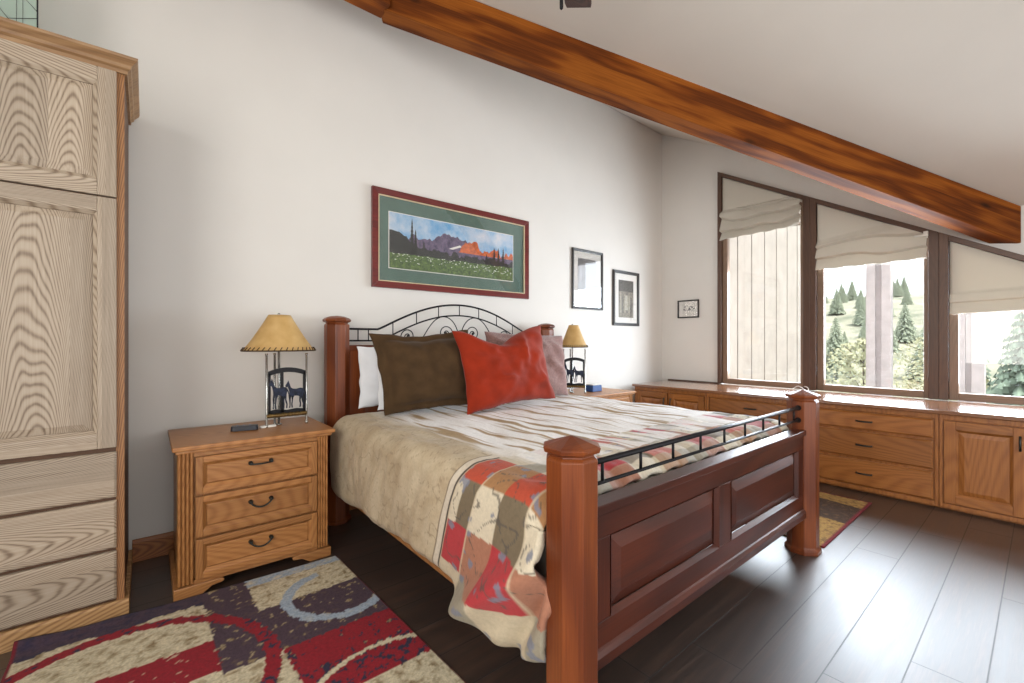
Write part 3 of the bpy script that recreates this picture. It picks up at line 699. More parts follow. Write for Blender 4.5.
# wrought-iron arch with scrolls
c0 = 1.988
def arch_z(x, za, zt, half, flat):
    d = abs(x - c0)
    if d > half: return za
    t = d / half
    return za + (zt - za) * (1 - t * t) ** 1.15
mb = MB(BO); N = 90
xs = [h0 - .01 + (h1 - h0 + .02) * k / N for k in range(N + 1)]
mb.tube([(x, HY, arch_z(x, 1.308, 1.518, .70, True)) for x in xs], .0075, 8)
mb.tube([(x, HY, arch_z(x, 1.226, 1.432, .68, True)) for x in xs], .006, 8)
for x in (1.145, 1.22, 1.405, 1.597, 1.79, 1.986, 2.18, 2.371, 2.553, 2.74, 2.83):
    mb.tube([(x, HY, arch_z(x, 1.226, 1.432, .68, True)), (x, HY, arch_z(x, 1.308, 1.518, .70, True))], .004, 6)
hs = mb.build('iron_scrollwork', M['iron'], bed)
def spiral(cx, cz, r0, r1, a0, turns, sgn):
    n = int(26 * turns); return [(cx + (r0 + (r1 - r0) * k / n) * math.cos(a0 + sgn * 2 * math.pi * turns * k / n), HY, cz + (r0 + (r1 - r0) * k / n) * math.sin(a0 + sgn * 2 * math.pi * turns * k / n)) for k in range(n + 1)]
def bez(p, n=20):
    r = []
    for k in range(n + 1):
        t = k / n; a = [(1 - t) ** 3, 3 * t * (1 - t) ** 2, 3 * t * t * (1 - t), t ** 3]
        r.append((sum(w * q[0] for w, q in zip(a, p)), HY, sum(w * q[1] for w, q in zip(a, p))))
    return r
for s in (-1, 1):
    mb = MB(BO); X = lambda d: c0 + s * d
    mb.tube(bez([(X(.0), 1.20), (X(.01), 1.34), (X(.07), 1.415), (X(.145), 1.418)]) + bez([(X(.145), 1.418), (X(.25), 1.418), (X(.30), 1.30), (X(.37), 1.20)])[1:], .0042, 7)
    mb.tube(spiral(X(.132), 1.283, .075, .012, R(-90), 1.75, -s), .0042, 7); mb.tube(spiral(X(.132), 1.283, .010, .004, 0, 1, 1), .006, 7)
    mb.tube(spiral(X(.462), 1.258, .066, .012, R(-90), 1.7, s), .0042, 7); mb.tube(spiral(X(.462), 1.258, .009, .004, 0, 1, 1), .006, 7)
    mb.build('scroll', M['iron'], hs)
for x0, x1 in ((.972, 1.004), (2.946, 2.978)):
    mb = MB(BO); mb.box(x0, x1, FY + .06, HY - .06, .222, .40); mb.build('side_rail', M['oak_y'], bed, .003)
mb = MB((1.985, 2, .3)); mb.box(1.02, 2.93, .99, 2.99, .33, .70)
tag(mb.build('mattress', M['mattress'], bevel=.04, seg=3), 'pale mattress under the duvet, lying inside the bed frame', 'mattress')

# ------------------------------------------------------------------ duvet
def mixc(a, b, t): t = max(0, min(1, t)); return tuple(x + (y - x) * t for x, y in zip(a[:3], b[:3]))
def nz(x, y, z=0): return noise.noise(Vector((x, y, z)))
def hash1(i, j=0): return (math.sin(i * 127.1 + j * 311.7 + 3.3) * 43758.5453) % 1.0
C_BEIGE = rgb(196, 180, 152); C_WHITE = rgb(240, 238, 236); C_GOLD = rgb(158, 128, 82)
EVEN = [rgb(178, 70, 44), rgb(206, 194, 170), rgb(172, 48, 54), rgb(150, 142, 124)]
ODD = [rgb(160, 116, 74), rgb(112, 98, 76), rgb(162, 110, 86), rgb(196, 182, 156)]
C_VINE = rgb(118, 122, 138); C_SCROLL = rgb(78, 72, 66)
def duvet():
    xl, xr, zt = .905, 3.0, .752
    y_head, y_foot = 2.86, .962
    ny, S_side, rc, S_top = 300, .0, .09, 0
    mb_ = bmesh.new(); cl = mb_.loops.layers.color if False else None
    hem = lambda y: .262 + .03 * max(0, min(1, (2.83 - y) / 1.3)) - .075 * math.exp(-((y - 1.09) / .12) ** 2) + .008 * math.sin(y * 9)
    path_top = xr - xl - 2 * rc; arc = rc * math.pi / 2
    nl, na, nt = 70, 18, 240
    V = []; C = []
    def colour(y, region, x, z, sarc):
        """sarc: distance over the cloth from the left top corner, negative down the left side"""
        v = y + (.36 * min(0, sarc + .04) * -1 if False else 0)
        vv = y
        seam = 1.395
        fine = nz(x * 60, y * 60, z * 60)
        if vv < seam - .0:
            cw = .125; ch = .172
            ci = math.floor((seam - vv) / cw); cj = math.floor((-sarc + .085) / ch)
            col = (EVEN if (ci + cj) % 2 == 0 else ODD)[cj % 4]
            if ci == 0 and cj == 1: col = EVEN[1] if (seam - vv) < .055 else ODD[1]
            a = nz(y * 13 + 3, sarc * 13, 1.5); b2 = nz(y * 24, sarc * 24, 7.7)
            if abs(a) < .026 and cj % 4 in (0, 1, 2): col = mixc(col, C_SCROLL, .75)
            if b2 > .44: col = mixc(col, C_VINE, .85)
            fx = ((seam - vv) / cw) % 1
            if fx < .04: col = mixc(col, C_BEIGE, .8)
            if sarc > .12:      # satin stripes woven across the top
                st = nz(x * 16, y * 2.2, 4) + .4 * nz(x * 38, y * 4, 9)
                col = mixc(C_WHITE, col, .16 + 2.8 * max(0, st + .08))
                if y < 1.17: col = mixc(col, (EVEN if (ci + cj) % 2 == 0 else ODD)[cj % 4], .8)
        elif vv < seam + .012 and sarc < .1: col = rgb(70, 58, 48)[:3]
        elif vv < seam + .05 and sarc < .1: col = mixc(C_BEIGE, C_WHITE, .25)
        elif vv < seam + .056 and sarc < .1: col = rgb(120, 104, 84)[:3]
        else:
            col = mixc(C_BEIGE, rgb(172, 152, 122), .45 + .7 * nz(y * 5, sarc * 5, 2) + .5 * nz(y * 18, sarc * 18, 5))
            if abs(nz(y * 12, sarc * 12, 11)) < .02: col = mixc(col, rgb(140, 122, 98), .6)
            k = max(0, min(1, (sarc - .10) / .12 + .6 * nz(y * 3, sarc * 8, 3)))
            if k > 0:
                st = 1.3 * nz(x * 17 + .8 * nz(x * 2, y * 2, 5), y * 1.3, 6) + .8 * nz(x * 45, y * 3.0, 3)
                col = mixc(col, mixc(C_WHITE, C_GOLD, (st - .12) * 3.0), k)
        return mixc(col, (0, 0, 0), max(0, .14 * fine))
    for iy in range(ny + 1):
        y = y_foot + (y_head - y_foot) * iy / ny
        d_f = max(0, 1 - (y - y_foot) / .10); endz = -.055 * d_f ** 2.2
        d_h = max(0, 1 - (y_head - y) / .05); endh = -.02 * d_h ** 2
        row = []; crow = []; hz_ = hem(y)
        side = zt - rc - hz_
        def put(x, z, nx, nzv, s, reg):
            foot = math.exp(-((y - 1.15) / .16) ** 2)
            dn = .010 * nz(y * 3.1, s * 3.3, 1) + .006 * nz(y * 8, s * 8, 4)
            if reg == 'L':
                t = (zt - z) / (zt - hz_)
                dn += .005 * nz(y * 17, z * 4, 6) * min(1, 3 * t) + .010 * math.sin(y * 11 + 3 * t) * t + .02 * math.sin(math.pi * min(1, t)) * .6
                ridge = math.exp(-((y - .955 - .8 * (.6 - z)) / .062) ** 2) * max(0, min(1, (t - .18) * 3))
                groove = math.exp(-((y - .965 - .36 * (.5 - z)) / .020) ** 2) * max(0, min(1, (t - .3) * 3))
                dn += .075 * ridge - .045 * groove + .035 * foot * t
                if t > .9: dn -= .02 * ((t - .9) / .1) ** 2
            if reg == 'T':
                q = .5 + .5 * math.cos((x - xl) * 2 * math.pi / .21)
                dn += .004 * nz(x * 22, y * 3.5, 12) + max(0, 1 - (y - y_foot) / .16) * .016 * (abs(math.sin((x - xl) * math.pi / .135)) ** .6) + .008 * nz(x * 5, y * 5, 2)
            zz = z + nzv * dn
            if reg != 'L' or z > zt - rc: zz += endz + endh
            k_ = max(0, min(1, (y - 1.0) / .35)) * max(0, min(1, (2.6 - y) / .8)); yy = y + k_ * .37 * max(0, .74 - z) - .022 * max(0, min(1, (1.10 - y) / .13)) * max(0, min(1, (.66 - z) / .1))
            row.append(mb_.verts.new((x + nx * dn, yy, zz))); crow.append(colour(y, reg, x, z, s))
        for k in range(nl): z = hz_ + side * k / nl; put(xl, z, -1, 0, -(zt - rc - z) - arc, 'L')
        for k in range(na): a = math.pi / 2 * k / na; put(xl + rc - rc * math.cos(a), zt - rc + rc * math.sin(a), -math.cos(a), math.sin(a), -arc * (1 - k / na), 'L')
        for k in range(nt + 1): x = xl + rc + path_top * k / nt; put(x, zt, 0, 1, x - xl - rc, 'T')
        for k in range(1, na + 1): a = math.pi / 2 * (1 - k / na); put(xr - rc + rc * math.cos(a), zt - rc + rc * math.sin(a), math.cos(a), math.sin(a), path_top + arc * k / na, 'R')
        for k in range(1, 31): z = zt - rc - (zt - rc - .30) * k / 30; put(xr, z, 1, 0, path_top + arc + zt - rc - z, 'R')
        V.append(row); C.append(crow)
    nn = len(V[0])
    for iy in range(ny):
        for k in range(nn - 1):
            f_ = mb_.faces.new((V[iy][k], V[iy][k + 1], V[iy + 1][k + 1], V[iy + 1][k])); f_.smooth = True
    me = bpy.data.meshes.new('duvet'); mb_.to_mesh(me); mb_.free()
    at = me.color_attributes.new('Col', 'FLOAT_COLOR', 'POINT')
    flat = []
    for crow in C:
        for c in crow: flat += [c[0], c[1], c[2], 1]
    at.data.foreach_set('color', flat)
    me.materials.append(M['duvet']); o = bpy.data.objects.new('duvet', me); COL.objects.link(o)
    m = o.modifiers.new('loft', 'SOLIDIFY'); m.thickness = .03; m.offset = 1 if me.polygons[0].normal.x > 0 else -1
    tag(o, 'puffy beige duvet with patchwork squares of rust, crimson and cream on the bed', 'duvet')
duvet()

# ------------------------------------------------------------------ pillows
def pillow(name, base, w, h, th, lean, yaw, roll, mat, label, flange=0, chop=0, pinch=.1, seed=0, group=None, wr=.012, skew=0, cre=lambda u, v: 0):
    mb = MB(); n = 44; front, back = [], []
    for i in range(n + 1):
        rf, rb = [], []
        for j in range(n + 1):
            u = -1 + 2 * i / n; v = -1 + 2 * j / n
            fl = 1 - flange; uu = min(1, abs(u) / fl); vv = min(1, abs(v) / fl)
            t = ((1 - uu ** 2.6) * (1 - vv ** 2.6)) ** .55 if (uu < 1 and vv < 1) else 0
            x = w / 2 * u * (1 - pinch * (1 - v * v)); z = h / 2 * v * (1 - pinch * (1 - u * u))
            top = max(0, v)
            x -= skew * (v + 1) / 2
            z -= chop * math.exp(-((u + .12) / .42) ** 2) * top ** 1.6
            wv = wr * (nz(u * 2.2 + seed, v * 2.2, 1) + .5 * nz(u * 5 + seed, v * 5, 2))
            crease = cre(u, v) + wr * .7 * math.sin(9 * (u * .6 + v) + seed) * math.exp(-((abs(u) - .8) / .25) ** 2) * (1 if flange == 0 else .5)
            d = th / 2 * t; edge = max(.011 if flange and (uu >= 1 or vv >= 1) and max(abs(u), abs(v)) < .97 else .003, d)
            if flange and .90 < max(uu, vv) < 1: edge = max(.003, edge - .012)
            x += .01 * nz(u * 3 + seed, v * 3, 9); z += .01 * nz(u * 3, v * 3 + seed, 5)
            if flange and (uu >= 1 or vv >= 1): wave = .008 * math.sin(8 * (u + v) + seed)
            else: wave = 0
            rf.append(mb.v((x, -edge - wv * (t > 0) * t - crease * t + wave, z))); rb.append(mb.v((x, edge + wave, z)))
        front.append(rf); back.append(rb)
    for S, flip in ((front, 0), (back, 1)):
        for i in range(n):
            for j in range(n):
                q = [S[i][j], S[i + 1][j], S[i + 1][j + 1], S[i][j + 1]]
                mb.face(q[::-1] if flip else q, 0, True)
    for i in range(n):
        for a, b, c, d in ((front[i][0], front[i + 1][0], back[i + 1][0], back[i][0]), (front[i][n], front[i + 1][n], back[i + 1][n], back[i][n]),
                           (front[0][i], front[0][i + 1], back[0][i + 1], back[0][i]), (front[n][i], front[n][i + 1], back[n][i + 1], back[n][i])): mb.face([a, b, c, d], 0, True)
    o = mb.build(name, mat)
    rot = Matrix.Rotation(yaw, 4, 'Z') @ Matrix.Rotation(-lean, 4, 'X') @ Matrix.Rotation(roll, 4, 'Y')
    up = rot @ Vector((0, 0, h / 2))
    o.matrix_world = Matrix.Translation(Vector(base) + up) @ rot
    return tag(o, label, 'pillow', group)
pillow('bed_pillow', (1.43, 2.952, .768), .66, .42, .11, R(4), 0, 0, M['white_cotton'], 'white pillow standing against the headboard, rearmost of the two white ones', seed=1, group='white sleeping pillows', pinch=.05)
pillow('bed_pillow', (1.50, 2.79, .768), .66, .41, .12, R(8), R(-2), 0, M['white_cotton'], 'white pillow between the brown pillow and the rear white pillow', seed=4, group='white sleeping pillows', pinch=.05)
pillow('throw_pillow', (1.47, 2.55, .772), .68, .53, .25, R(12), R(-11), R(-2.5), M['brown_suede'], 'dark brown flanged pillow leaning left of the red pillow', flange=.12, skew=.05, seed=2, chop=.02, pinch=.07, wr=.022)
pillow('throw_pillow', (1.96, 2.34, .772), .77, .56, .22, R(13), R(-3), R(-4), M['rust_suede'], 'large rust red pillow with dented top in front of the others', chop=.10, pinch=.10, seed=3, wr=.026,
       cre=lambda u, v: .024 * math.exp(-((u - .28 - .18 * (v - .2) ** 2) / .07) ** 2) * max(0, min(1, (v + .2) * 2)) + .018 * math.exp(-((u + .55 - .3 * v) / .06) ** 2) * max(0, v) + .014 * math.exp(-((v + .35 + .2 * u) / .05) ** 2) * math.exp(-((u + .3) / .4) ** 2) + .02 * math.exp(-((u - .62 + .25 * v) / .05) ** 2) * max(0, min(1, .5 - v)))
pillow('throw_pillow', (2.42, 2.68, .765), .80, .53, .24, R(11), R(-5), R(2), M['mauve_plush'], 'fuzzy mauve pillow behind the red pillow by the far bedpost', flange=0, seed=6, pinch=.04, wr=.03)

# ------------------------------------------------------------------ rugs
def rug(name, x0, x1, y0, y1, cell, colour, shape, label):
    mb = MB(); nx = int((x1 - x0) / cell); ny = int((y1 - y0) / cell); V = []; flat = []
    for i in range(nx + 1):
        row = []
        for j in range(ny + 1):
            x = x0 + (x1 - x0) * i / nx; y = y0 + (y1 - y0) * j / ny
            row.append(mb.v(shape(x, y))); c = colour(x, y); flat += [c[0], c[1], c[2], 1]
        V.append(row)
    for i in range(nx):
        for j in range(ny): mb.face([V[i][j], V[i + 1][j], V[i + 1][j + 1], V[i][j + 1]], 0, True)
    mb.bm.verts.index_update()
    o = mb.build(name, M['rug'], recalc=False)
    at = o.data.color_attributes.new('Col', 'FLOAT_COLOR', 'POINT'); at.data.foreach_set('color', flat)
    m = o.modifiers.new('pile', 'SOLIDIFY'); m.thickness = .008; m.offset = -1
    return tag(o, label, 'rug', 'patterned rugs beside the bed')
R_CREAM, R_TAN, R_RED, R_PLUM, R_NAVY, R_BLUE, R_OL = [rgb(*c)[:3] for c in ((206, 196, 168), (138, 118, 84), (140, 6, 30), (70, 52, 66), (38, 36, 62), (156, 172, 190), (112, 92, 66))]
def rug_col(x, y):
    w = .012 * nz(x * 40, y * 40, 1); x += w; y += w
    m1 = nz(x * 26, y * 34, 2) + .7 * nz(x * 70, y * 70, 3); cream = mixc(R_CREAM, R_TAN, (m1 + .12) * 1.1); plum = mixc(R_PLUM, R_OL, (m1 - .25) * 1.6)
    if x > .38 and y > 2.50: c = mixc(R_BLUE, R_CREAM, .2 + m1)
    elif x > .38 and y > 2.255: c = cream
    elif x > .20 and y > 1.91: c = plum if m1 < .5 else cream
    elif x > .39 and y > 1.545 and y <= 1.91: c = R_RED if m1 < (.48 if y > 1.72 else .18) else (R_NAVY if m1 < .8 else R_TAN)
    elif x > .39: c = cream
    elif x > .20: c = cream if y < 1.93 else plum
    elif y > 2.48 + .012 * math.sin(x * 20): c = mixc(R_PLUM, R_NAVY, .3 + m1)
    elif y > 2.155: c = cream
    elif y > 1.93: c = R_RED if m1 < .55 else mixc(R_RED, R_CREAM, .6)
    elif y > 1.6: c = cream
    else: c = R_RED if m1 < .5 else plum
    if x <= .20 and abs(y - 1.93) < .008: c = R_CREAM
    d = math.hypot(x - .70, y - 2.20)
    if abs(d - .215) < .024 and not (x > .68 and y > 2.1): c = mixc(R_BLUE, R_CREAM, m1 * .4)
    d = math.hypot(x + .10, y - 1.985); ang = math.atan2(y - 1.985, x + .1)
    if abs(d - .462) < .027: c = R_RED if m1 < .35 else R_NAVY
    if abs(d - .43) < .006 and ang > .9: c = R_CREAM
    d = math.hypot(x - .65, y - 1.33)
    if abs(d - .375) < .011 and x > .40: c = R_CREAM
    return c
def rug1(x, y):
    t = (y - .6) / 1.985; xx = x + (.046 * (1 - (y - 1.35) / 1.22) if x > 0 else 0) * max(0, min(1, x / .3))
    k = math.exp(-((x + .40) / .16) ** 2); e = math.exp(-((y - 2.585) / .045) ** 2)
    yy = y - .02 * e * max(0, min(1, (x - .2) / .6))
    z = .009 + .032 * k * e + .010 * math.exp(-((x + .1) / .12) ** 2) * e
    return (xx, yy, z)
def rc1(x, y):
    if x > .822 or x < -.392: return rgb(112, 20, 34)[:3]
    return rug_col(x, y)
rug('rug', -.40, .828, .60, 2.585, .0075, rc1, rug1, 'crimson, plum and cream abstract rug in front of the nightstand')
def rc2(x, y):
    if x > 4.185 or y < .852: return rgb(120, 30, 40)[:3]
    m1 = nz(x * 26, y * 34, 2) + .7 * nz(x * 70, y * 70, 3)
    gold = mixc(rgb(176, 138, 72)[:3], rgb(104, 76, 40)[:3], m1 + .2); br = mixc(rgb(70, 48, 34)[:3], rgb(128, 96, 56)[:3], m1 - .1)
    a = (x * 1.0 - y * .15)
    if 3.86 < a < 4.4: return gold
    if y < 1.0 and a < 3.45: return gold
    return br
rug('rug', 3.08, 4.20, .835, 2.45, .012, rc2, lambda x, y: (x - .09 * max(0, min(1, (y - .835) / .4)) * 0, y, .009), 'gold and brown rug on the window side of the bed')

# ------------------------------------------------------------------ pictures
def frame(origin, f, u0, u1, v0, v1, wd, th, mats, parent, mi_in=None, bead=.006):
    mb = MB(origin)
    o = [(u0, v0), (u1, v0), (u1, v1), (u0, v1)]; q = [(u0 + wd, v0 + wd), (u1 - wd, v0 + wd), (u1 - wd, v1 - wd), (u0 + wd, v1 - wd)]
    for k in range(4):
        j = (k + 1) % 4
        mb.hexa([f(*o[k], 0), f(*o[j], 0), f(*q[j], 0), f(*q[k], 0), f(*o[k], th), f(*o[j], th), f(*q[j], th * .8), f(*q[k], th * .8)])
    fr = mb.build('frame', mats[0], parent, .003)
    if bead:
        mb = MB(origin); a, b, c, d = u0 + wd, u1 - wd, v0 + wd, v1 - wd
        for r in ((a, b, c, c + bead), (a, b, d - bead, d), (a, a + bead, c, d), (b - bead, b, c, d)): fbox(mb, f, r[0], r[1], r[2], r[3], 0, th * .78)
        mb.build('fillet', mats[1], fr)
    return fr
def ridge(mb, f, u0, u1, base, fn, w, mi, n=60):
    for k in range(n):
        a = u0 + (u1 - u0) * k / n; b = u0 + (u1 - u0) * (k + 1) / n
        mb.face([mb.v(f(a, base, w)), mb.v(f(b, base, w)), mb.v(f(b, max(base, fn((b - u0) / (u1 - u0))), w)), mb.v(f(a, max(base, fn((a - u0) / (u1 - u0))), w))], mi)
# panoramic landscape over the bed
org = (2.07, 3.2, 1.63); f = F('-y', YB - .002)
pc = thing('framed_picture', org, 'wide mountain landscape in green mat and mahogany frame above the headboard', 'picture')
frame(org, f, 1.297, 2.86, 1.63, 2.385, .05, .028, [M['mahogany'], M['pale_bead']], pc)
mb = MB(org); fbox(mb, f, 1.34, 2.815, 1.67, 2.345, .0, .006); mb.build('mat_board', M['mat_green'], pc)
U0, U1, V0, V1 = 1.438, 2.672, 1.79, 2.218; H = V1 - V0
mb = MB(org); fbox(mb, f, U0 - .006, U1 + .006, V0 - .006, V1 + .006, .006, .0066, 5)
def quad(u0, u1, v0, v1, w, mi): mb.face([mb.v(f(u0, v0, w)), mb.v(f(u1, v0, w)), mb.v(f(u1, v1, w)), mb.v(f(u0, v1, w))], mi)
quad(U0, U1, V0, V1, .0070, 0)
J = lambda u, s, k: nz(u * s, k, .3)
mt = lambda u: V0 + H * (.48 + .28 * math.exp(-((u - .42) / .13) ** 2) + .16 * math.exp(-((u - .60) / .10) ** 2) + .1 * math.exp(-((u - .2) / .1) ** 2) + .08 * J(u, 14, 1) + .08 * J(u, 45, 2))
ridge(mb, f, U0, U1, V0, mt, .0073, 1)
mo = lambda u: V0 + H * (.40 + .16 * math.exp(-((u - .56) / .03) ** 2) + .34 * math.exp(-((u - .63) / .065) ** 2) + .20 * math.exp(-((u - .79) / .07) ** 2) + .16 * math.exp(-((u - .98) / .12) ** 2) + .13 * J(u, 38, 4)) if u > .48 else V0
ridge(mb, f, U0 + (U1 - U0) * .50, U1, V0 + H * .46, lambda u: mo(.50 + .50 * u), .0076, 2, 50)
ridge(mb, f, U0, U1, V0, lambda u: V0 + H * (.40 + .07 * J(u, 22, 9) + .06 * J(u, 70, 3) + .30 * math.exp(-(u / .16) ** 2)), .0079, 3)
for u, h in ((.155, .92), (.18, .74), (.09, .60), (.82, .66), (.86, .66), (.905, .68), (.75, .5), (.24, .55)):
    n = 9; uc = U0 + (U1 - U0) * u
    for k in range(n):
        z0 = V0 + H * (.25 + (h - .25) * k / n); z1 = V0 + H * (.25 + (h - .25) * (k + 1.5) / n); w_ = .026 * (1 - k / n) + .004
        mb.face([mb.v(f(uc - w_, z0, .0081)), mb.v(f(uc + w_, z0, .0081)), mb.v(f(uc, min(z1, V0 + H * .96), .0081))], 3)
ridge(mb, f, U0, U1, V0, lambda u: V0 + H * (.28 + .03 * J(u, 10, 6) + .015 * J(u, 50, 7)), .0084, 4)
mb.face([mb.v(f(U0 + (U1 - U0) * a, V0 + H * b, .0078)) for a, b in ((.43, .50), (.52, .60), (.535, .57), (.46, .49))], 5)
for k in range(130):
    u = U0 + (U1 - U0) * (.02 + .96 * hash1(k, 1)); v = V0 + H * (.08 + .20 * hash1(k, 2) ** .45); r = .0018 + .003 * hash1(k, 3)
    quad(u - r * 1.5, u + r * 1.5, v - r * .6, v + r * .6, .0087, 6)
def sky_print():
    t = NT('print_sky'); v = t.coord(); s = t.node('ShaderNodeSeparateXYZ'); t.link(v, s.inputs[0])
    n = t.noise(v, 5, 5, .6); t.link(t.ramp(n, [(.35, rgb(96, 158, 204)), (.52, rgb(168, 192, 214)), (.7, rgb(212, 212, 218))]), t.b.inputs['Base Color']); return t.set(.5)
def pr_mat(n, a, b, sc=30):
    t = NT(n); t.link(t.ramp(t.noise(t.coord(), sc, 5, .7), [(.35, rgb(*a)), (.65, rgb(*b))]), t.b.inputs['Base Color']); return t.set(.5)
PM = [sky_print(), pr_mat('print_mountain', (58, 50, 78), (122, 104, 132)), pr_mat('print_alpenglow', (150, 70, 44), (226, 118, 62)), pr_mat('print_forest', (18, 20, 24), (44, 48, 44)),
      pr_mat('print_meadow', (38, 62, 30), (104, 130, 64), 50), M['mat_white'], pr_mat('print_flower', (200, 206, 190), (232, 234, 224))]
mb.build('print', PM, pc, recalc=False)
mb = MB(org); fbox(mb, f, 1.345, 2.81, 1.68, 2.335, .0135, .0155); mb.build('picture_glass', M['picture_glass'], pc)

def small_picture(name_label, org, f, u0, u1, v0, v1, wd, pu, glassm, art, th=.022):
    o = thing('framed_picture', org, name_label, 'picture', 'small black-framed pictures in the corner')
    frame(org, f, u0, u1, v0, v1, wd, th, [M['black_frame'], M['black_frame']], o, bead=0)
    mb = MB(org); fbox(mb, f, u0 + wd * .6, u1 - wd * .6, v0 + wd * .6, v1 - wd * .6, 0, .006); mb.build('mat_board', M['mat_white'], o)
    mb = MB(org); mats = art(mb, f, *pu); mb.build('print', mats, o, recalc=False)
    mb = MB(org); fbox(mb, f, u0 + wd * .7, u1 - wd * .7, v0 + wd * .7, v1 - wd * .7, .010, .012); mb.build('picture_glass', glassm, o)
def fq(mb, f, u0, u1, v0, v1, w, mi): mb.face([mb.v(f(u0, v0, w)), mb.v(f(u1, v0, w)), mb.v(f(u1, v1, w)), mb.v(f(u0, v1, w))], mi)
def art_a(mb, f, u0, u1, v0, v1):  # pale ground and dark wedge paint the glass reflection into the print
    fq(mb, f, u0, u1, v0, v1, .0065, 0); mb.face([mb.v(f(u0, v1, .0068)), mb.v(f(u0, v1 - .09, .0068)), mb.v(f(u1 - .02, v1 - .03, .0068)), mb.v(f(u1 - .02, v1, .0068))][::-1], 1)
    return [pr_mat('print_painted_glare', (196, 200, 204), (216, 218, 222), 12), pr_mat('print_dark_reflection', (60, 60, 66), (120, 120, 124), 40)]
def art_b(mb, f, u0, u1, v0, v1):
    fq(mb, f, u0, u1, v0, v1, .0065, 0); w = u1 - u0; h = v1 - v0
    fq(mb, f, u0, u1, v1 - h * .3, v1, .0067, 1)
    for k in range(6): a = u0 + w * (.12 + .14 * k); fq(mb, f, a, a + w * .05, v0 + h * .12, v0 + h * (.5 + .2 * hash1(k, 5)), .0068, 1 if k % 2 else 2)
    fq(mb, f, u0 + w * .42, u0 + w * .62, v0 + h * .2, v0 + h * .6, .0069, 2)
    return [pr_mat('print_etching', (86, 80, 70), (156, 148, 132), 60), pr_mat('print_dark_ink', (46, 44, 42), (96, 90, 82), 80), pr_mat('print_pale_ink', (150, 142, 124), (190, 184, 168), 40)]
def art_c(mb, f, u0, u1, v0, v1):
    fq(mb, f, u0, u1, v0, v1, .0065, 0); w = u1 - u0; h = v1 - v0
    for k in range(16):
        a = u0 + w * (.06 + .8 * hash1(k, 11)); b = v0 + h * (.42 + .3 * hash1(k, 12)); r = w * (.02 + .05 * hash1(k, 13))
        mb.face([mb.v(f(a + r * math.cos(t) * (1 + .4 * math.sin(3 * t + k)), b + r * .7 * math.sin(t), .0067)) for t in [2 * math.pi * j / 9 for j in range(9)]], 1)
    fq(mb, f, u0 + w * .1, u1 - w * .15, v0 + h * .36, v0 + h * .39, .0067, 1)
    return [pr_mat('print_paper', (214, 210, 204), (226, 222, 216), 10), pr_mat('print_ink', (44, 44, 48), (90, 90, 94), 40)]
small_picture('narrow black-framed picture with glare on its glass, left of the dark etching', (3.735, 3.2, 1.57), F('-y', YB - .002), 3.488, 3.995, 1.572, 2.222, .026, (3.585, 3.90, 1.66, 2.125), M['glare_glass'], art_a)
small_picture('black-framed dark etching in white mat near the room corner', (4.435, 3.2, 1.41), F('-y', YB - .002), 4.185, 4.695, 1.408, 2.06, .034, (4.295, 4.588, 1.506, 1.952), M['picture_glass'], art_b)
small_picture('tiny black-framed ink sketch on the window wall beside the corner', (5.2, 2.85, 1.51), F('-x', XW - .002), 2.716, 2.995, 1.515, 1.738, .016, (2.77, 2.94, 1.565, 1.69), M['picture_glass'], art_c)

# ------------------------------------------------------------------ ceiling fan
HX, HYY, HZ = 1.19, 1.15, 2.9; org = (HX, HYY, HZ)
fan = thing('ceiling_fan', org, 'dark walnut ceiling fan, one blade tip and pull chain showing at the top edge', 'fan')
mb = MB(org); mb.lathe([(.013, HZ + .12), (.013, B(HX) - .02)], (HX, HYY), 12); mb.build('downrod', M['iron'], fan)
mb = MB(org); mb.lathe([(.02, B(HX) - .075), (.06, B(HX) - .06), (.07, B(HX) + .01)], (HX, HYY), 20); mb.build('canopy', M['iron'], fan)
mb = MB(org); mb.lathe([(.03, HZ - .07), (.07, HZ - .06), (.10, HZ - .02), (.11, HZ + .04), (.09, HZ + .1), (.03, HZ + .12)], (HX, HYY), 24); mb.build('motor_housing', M['iron'], fan)
b0 = math.atan2(1.50 - HYY, 1.677 - HX)
for k in range(5):
    a = b0 + k * 2 * math.pi / 5; ca, sa = math.cos(a), math.sin(a)
    tf = lambda p: (HX + ca * p[0] - sa * p[1], HYY + sa * p[0] + ca * p[1], HZ + p[2])
    mb = MB(org); out = [(.19, -.05), (.22, -.06), (.57, -.066), (.60, -.060), (.60, .060), (.57, .066), (.22, .06), (.19, .05)]
    pz = lambda y: y * .18
    mb.prism(out, lambda x, y: tf((x, y, pz(y))), lambda x, y: tf((x, y, pz(y) + .008))); bl = mb.build('blade', M['fan_wood'], fan)
    mb = MB(org); mb.tube([tf((.08, 0, .0)), tf((.15, 0, -.008)), tf((.25, 0, -.006))], .009, 8); mb.build('blade_iron', M['iron'], bl)
mb = MB(org); mb.tube([(HX, HYY, HZ - .07), (HX, HYY, 2.50)], .0025, 6); mb.lathe([(.003, 2.455), (.007, 2.46), (.007, 2.49), (.003, 2.50)], (HX, HYY), 10); mb.build('pull_chain', M['iron'], fan)

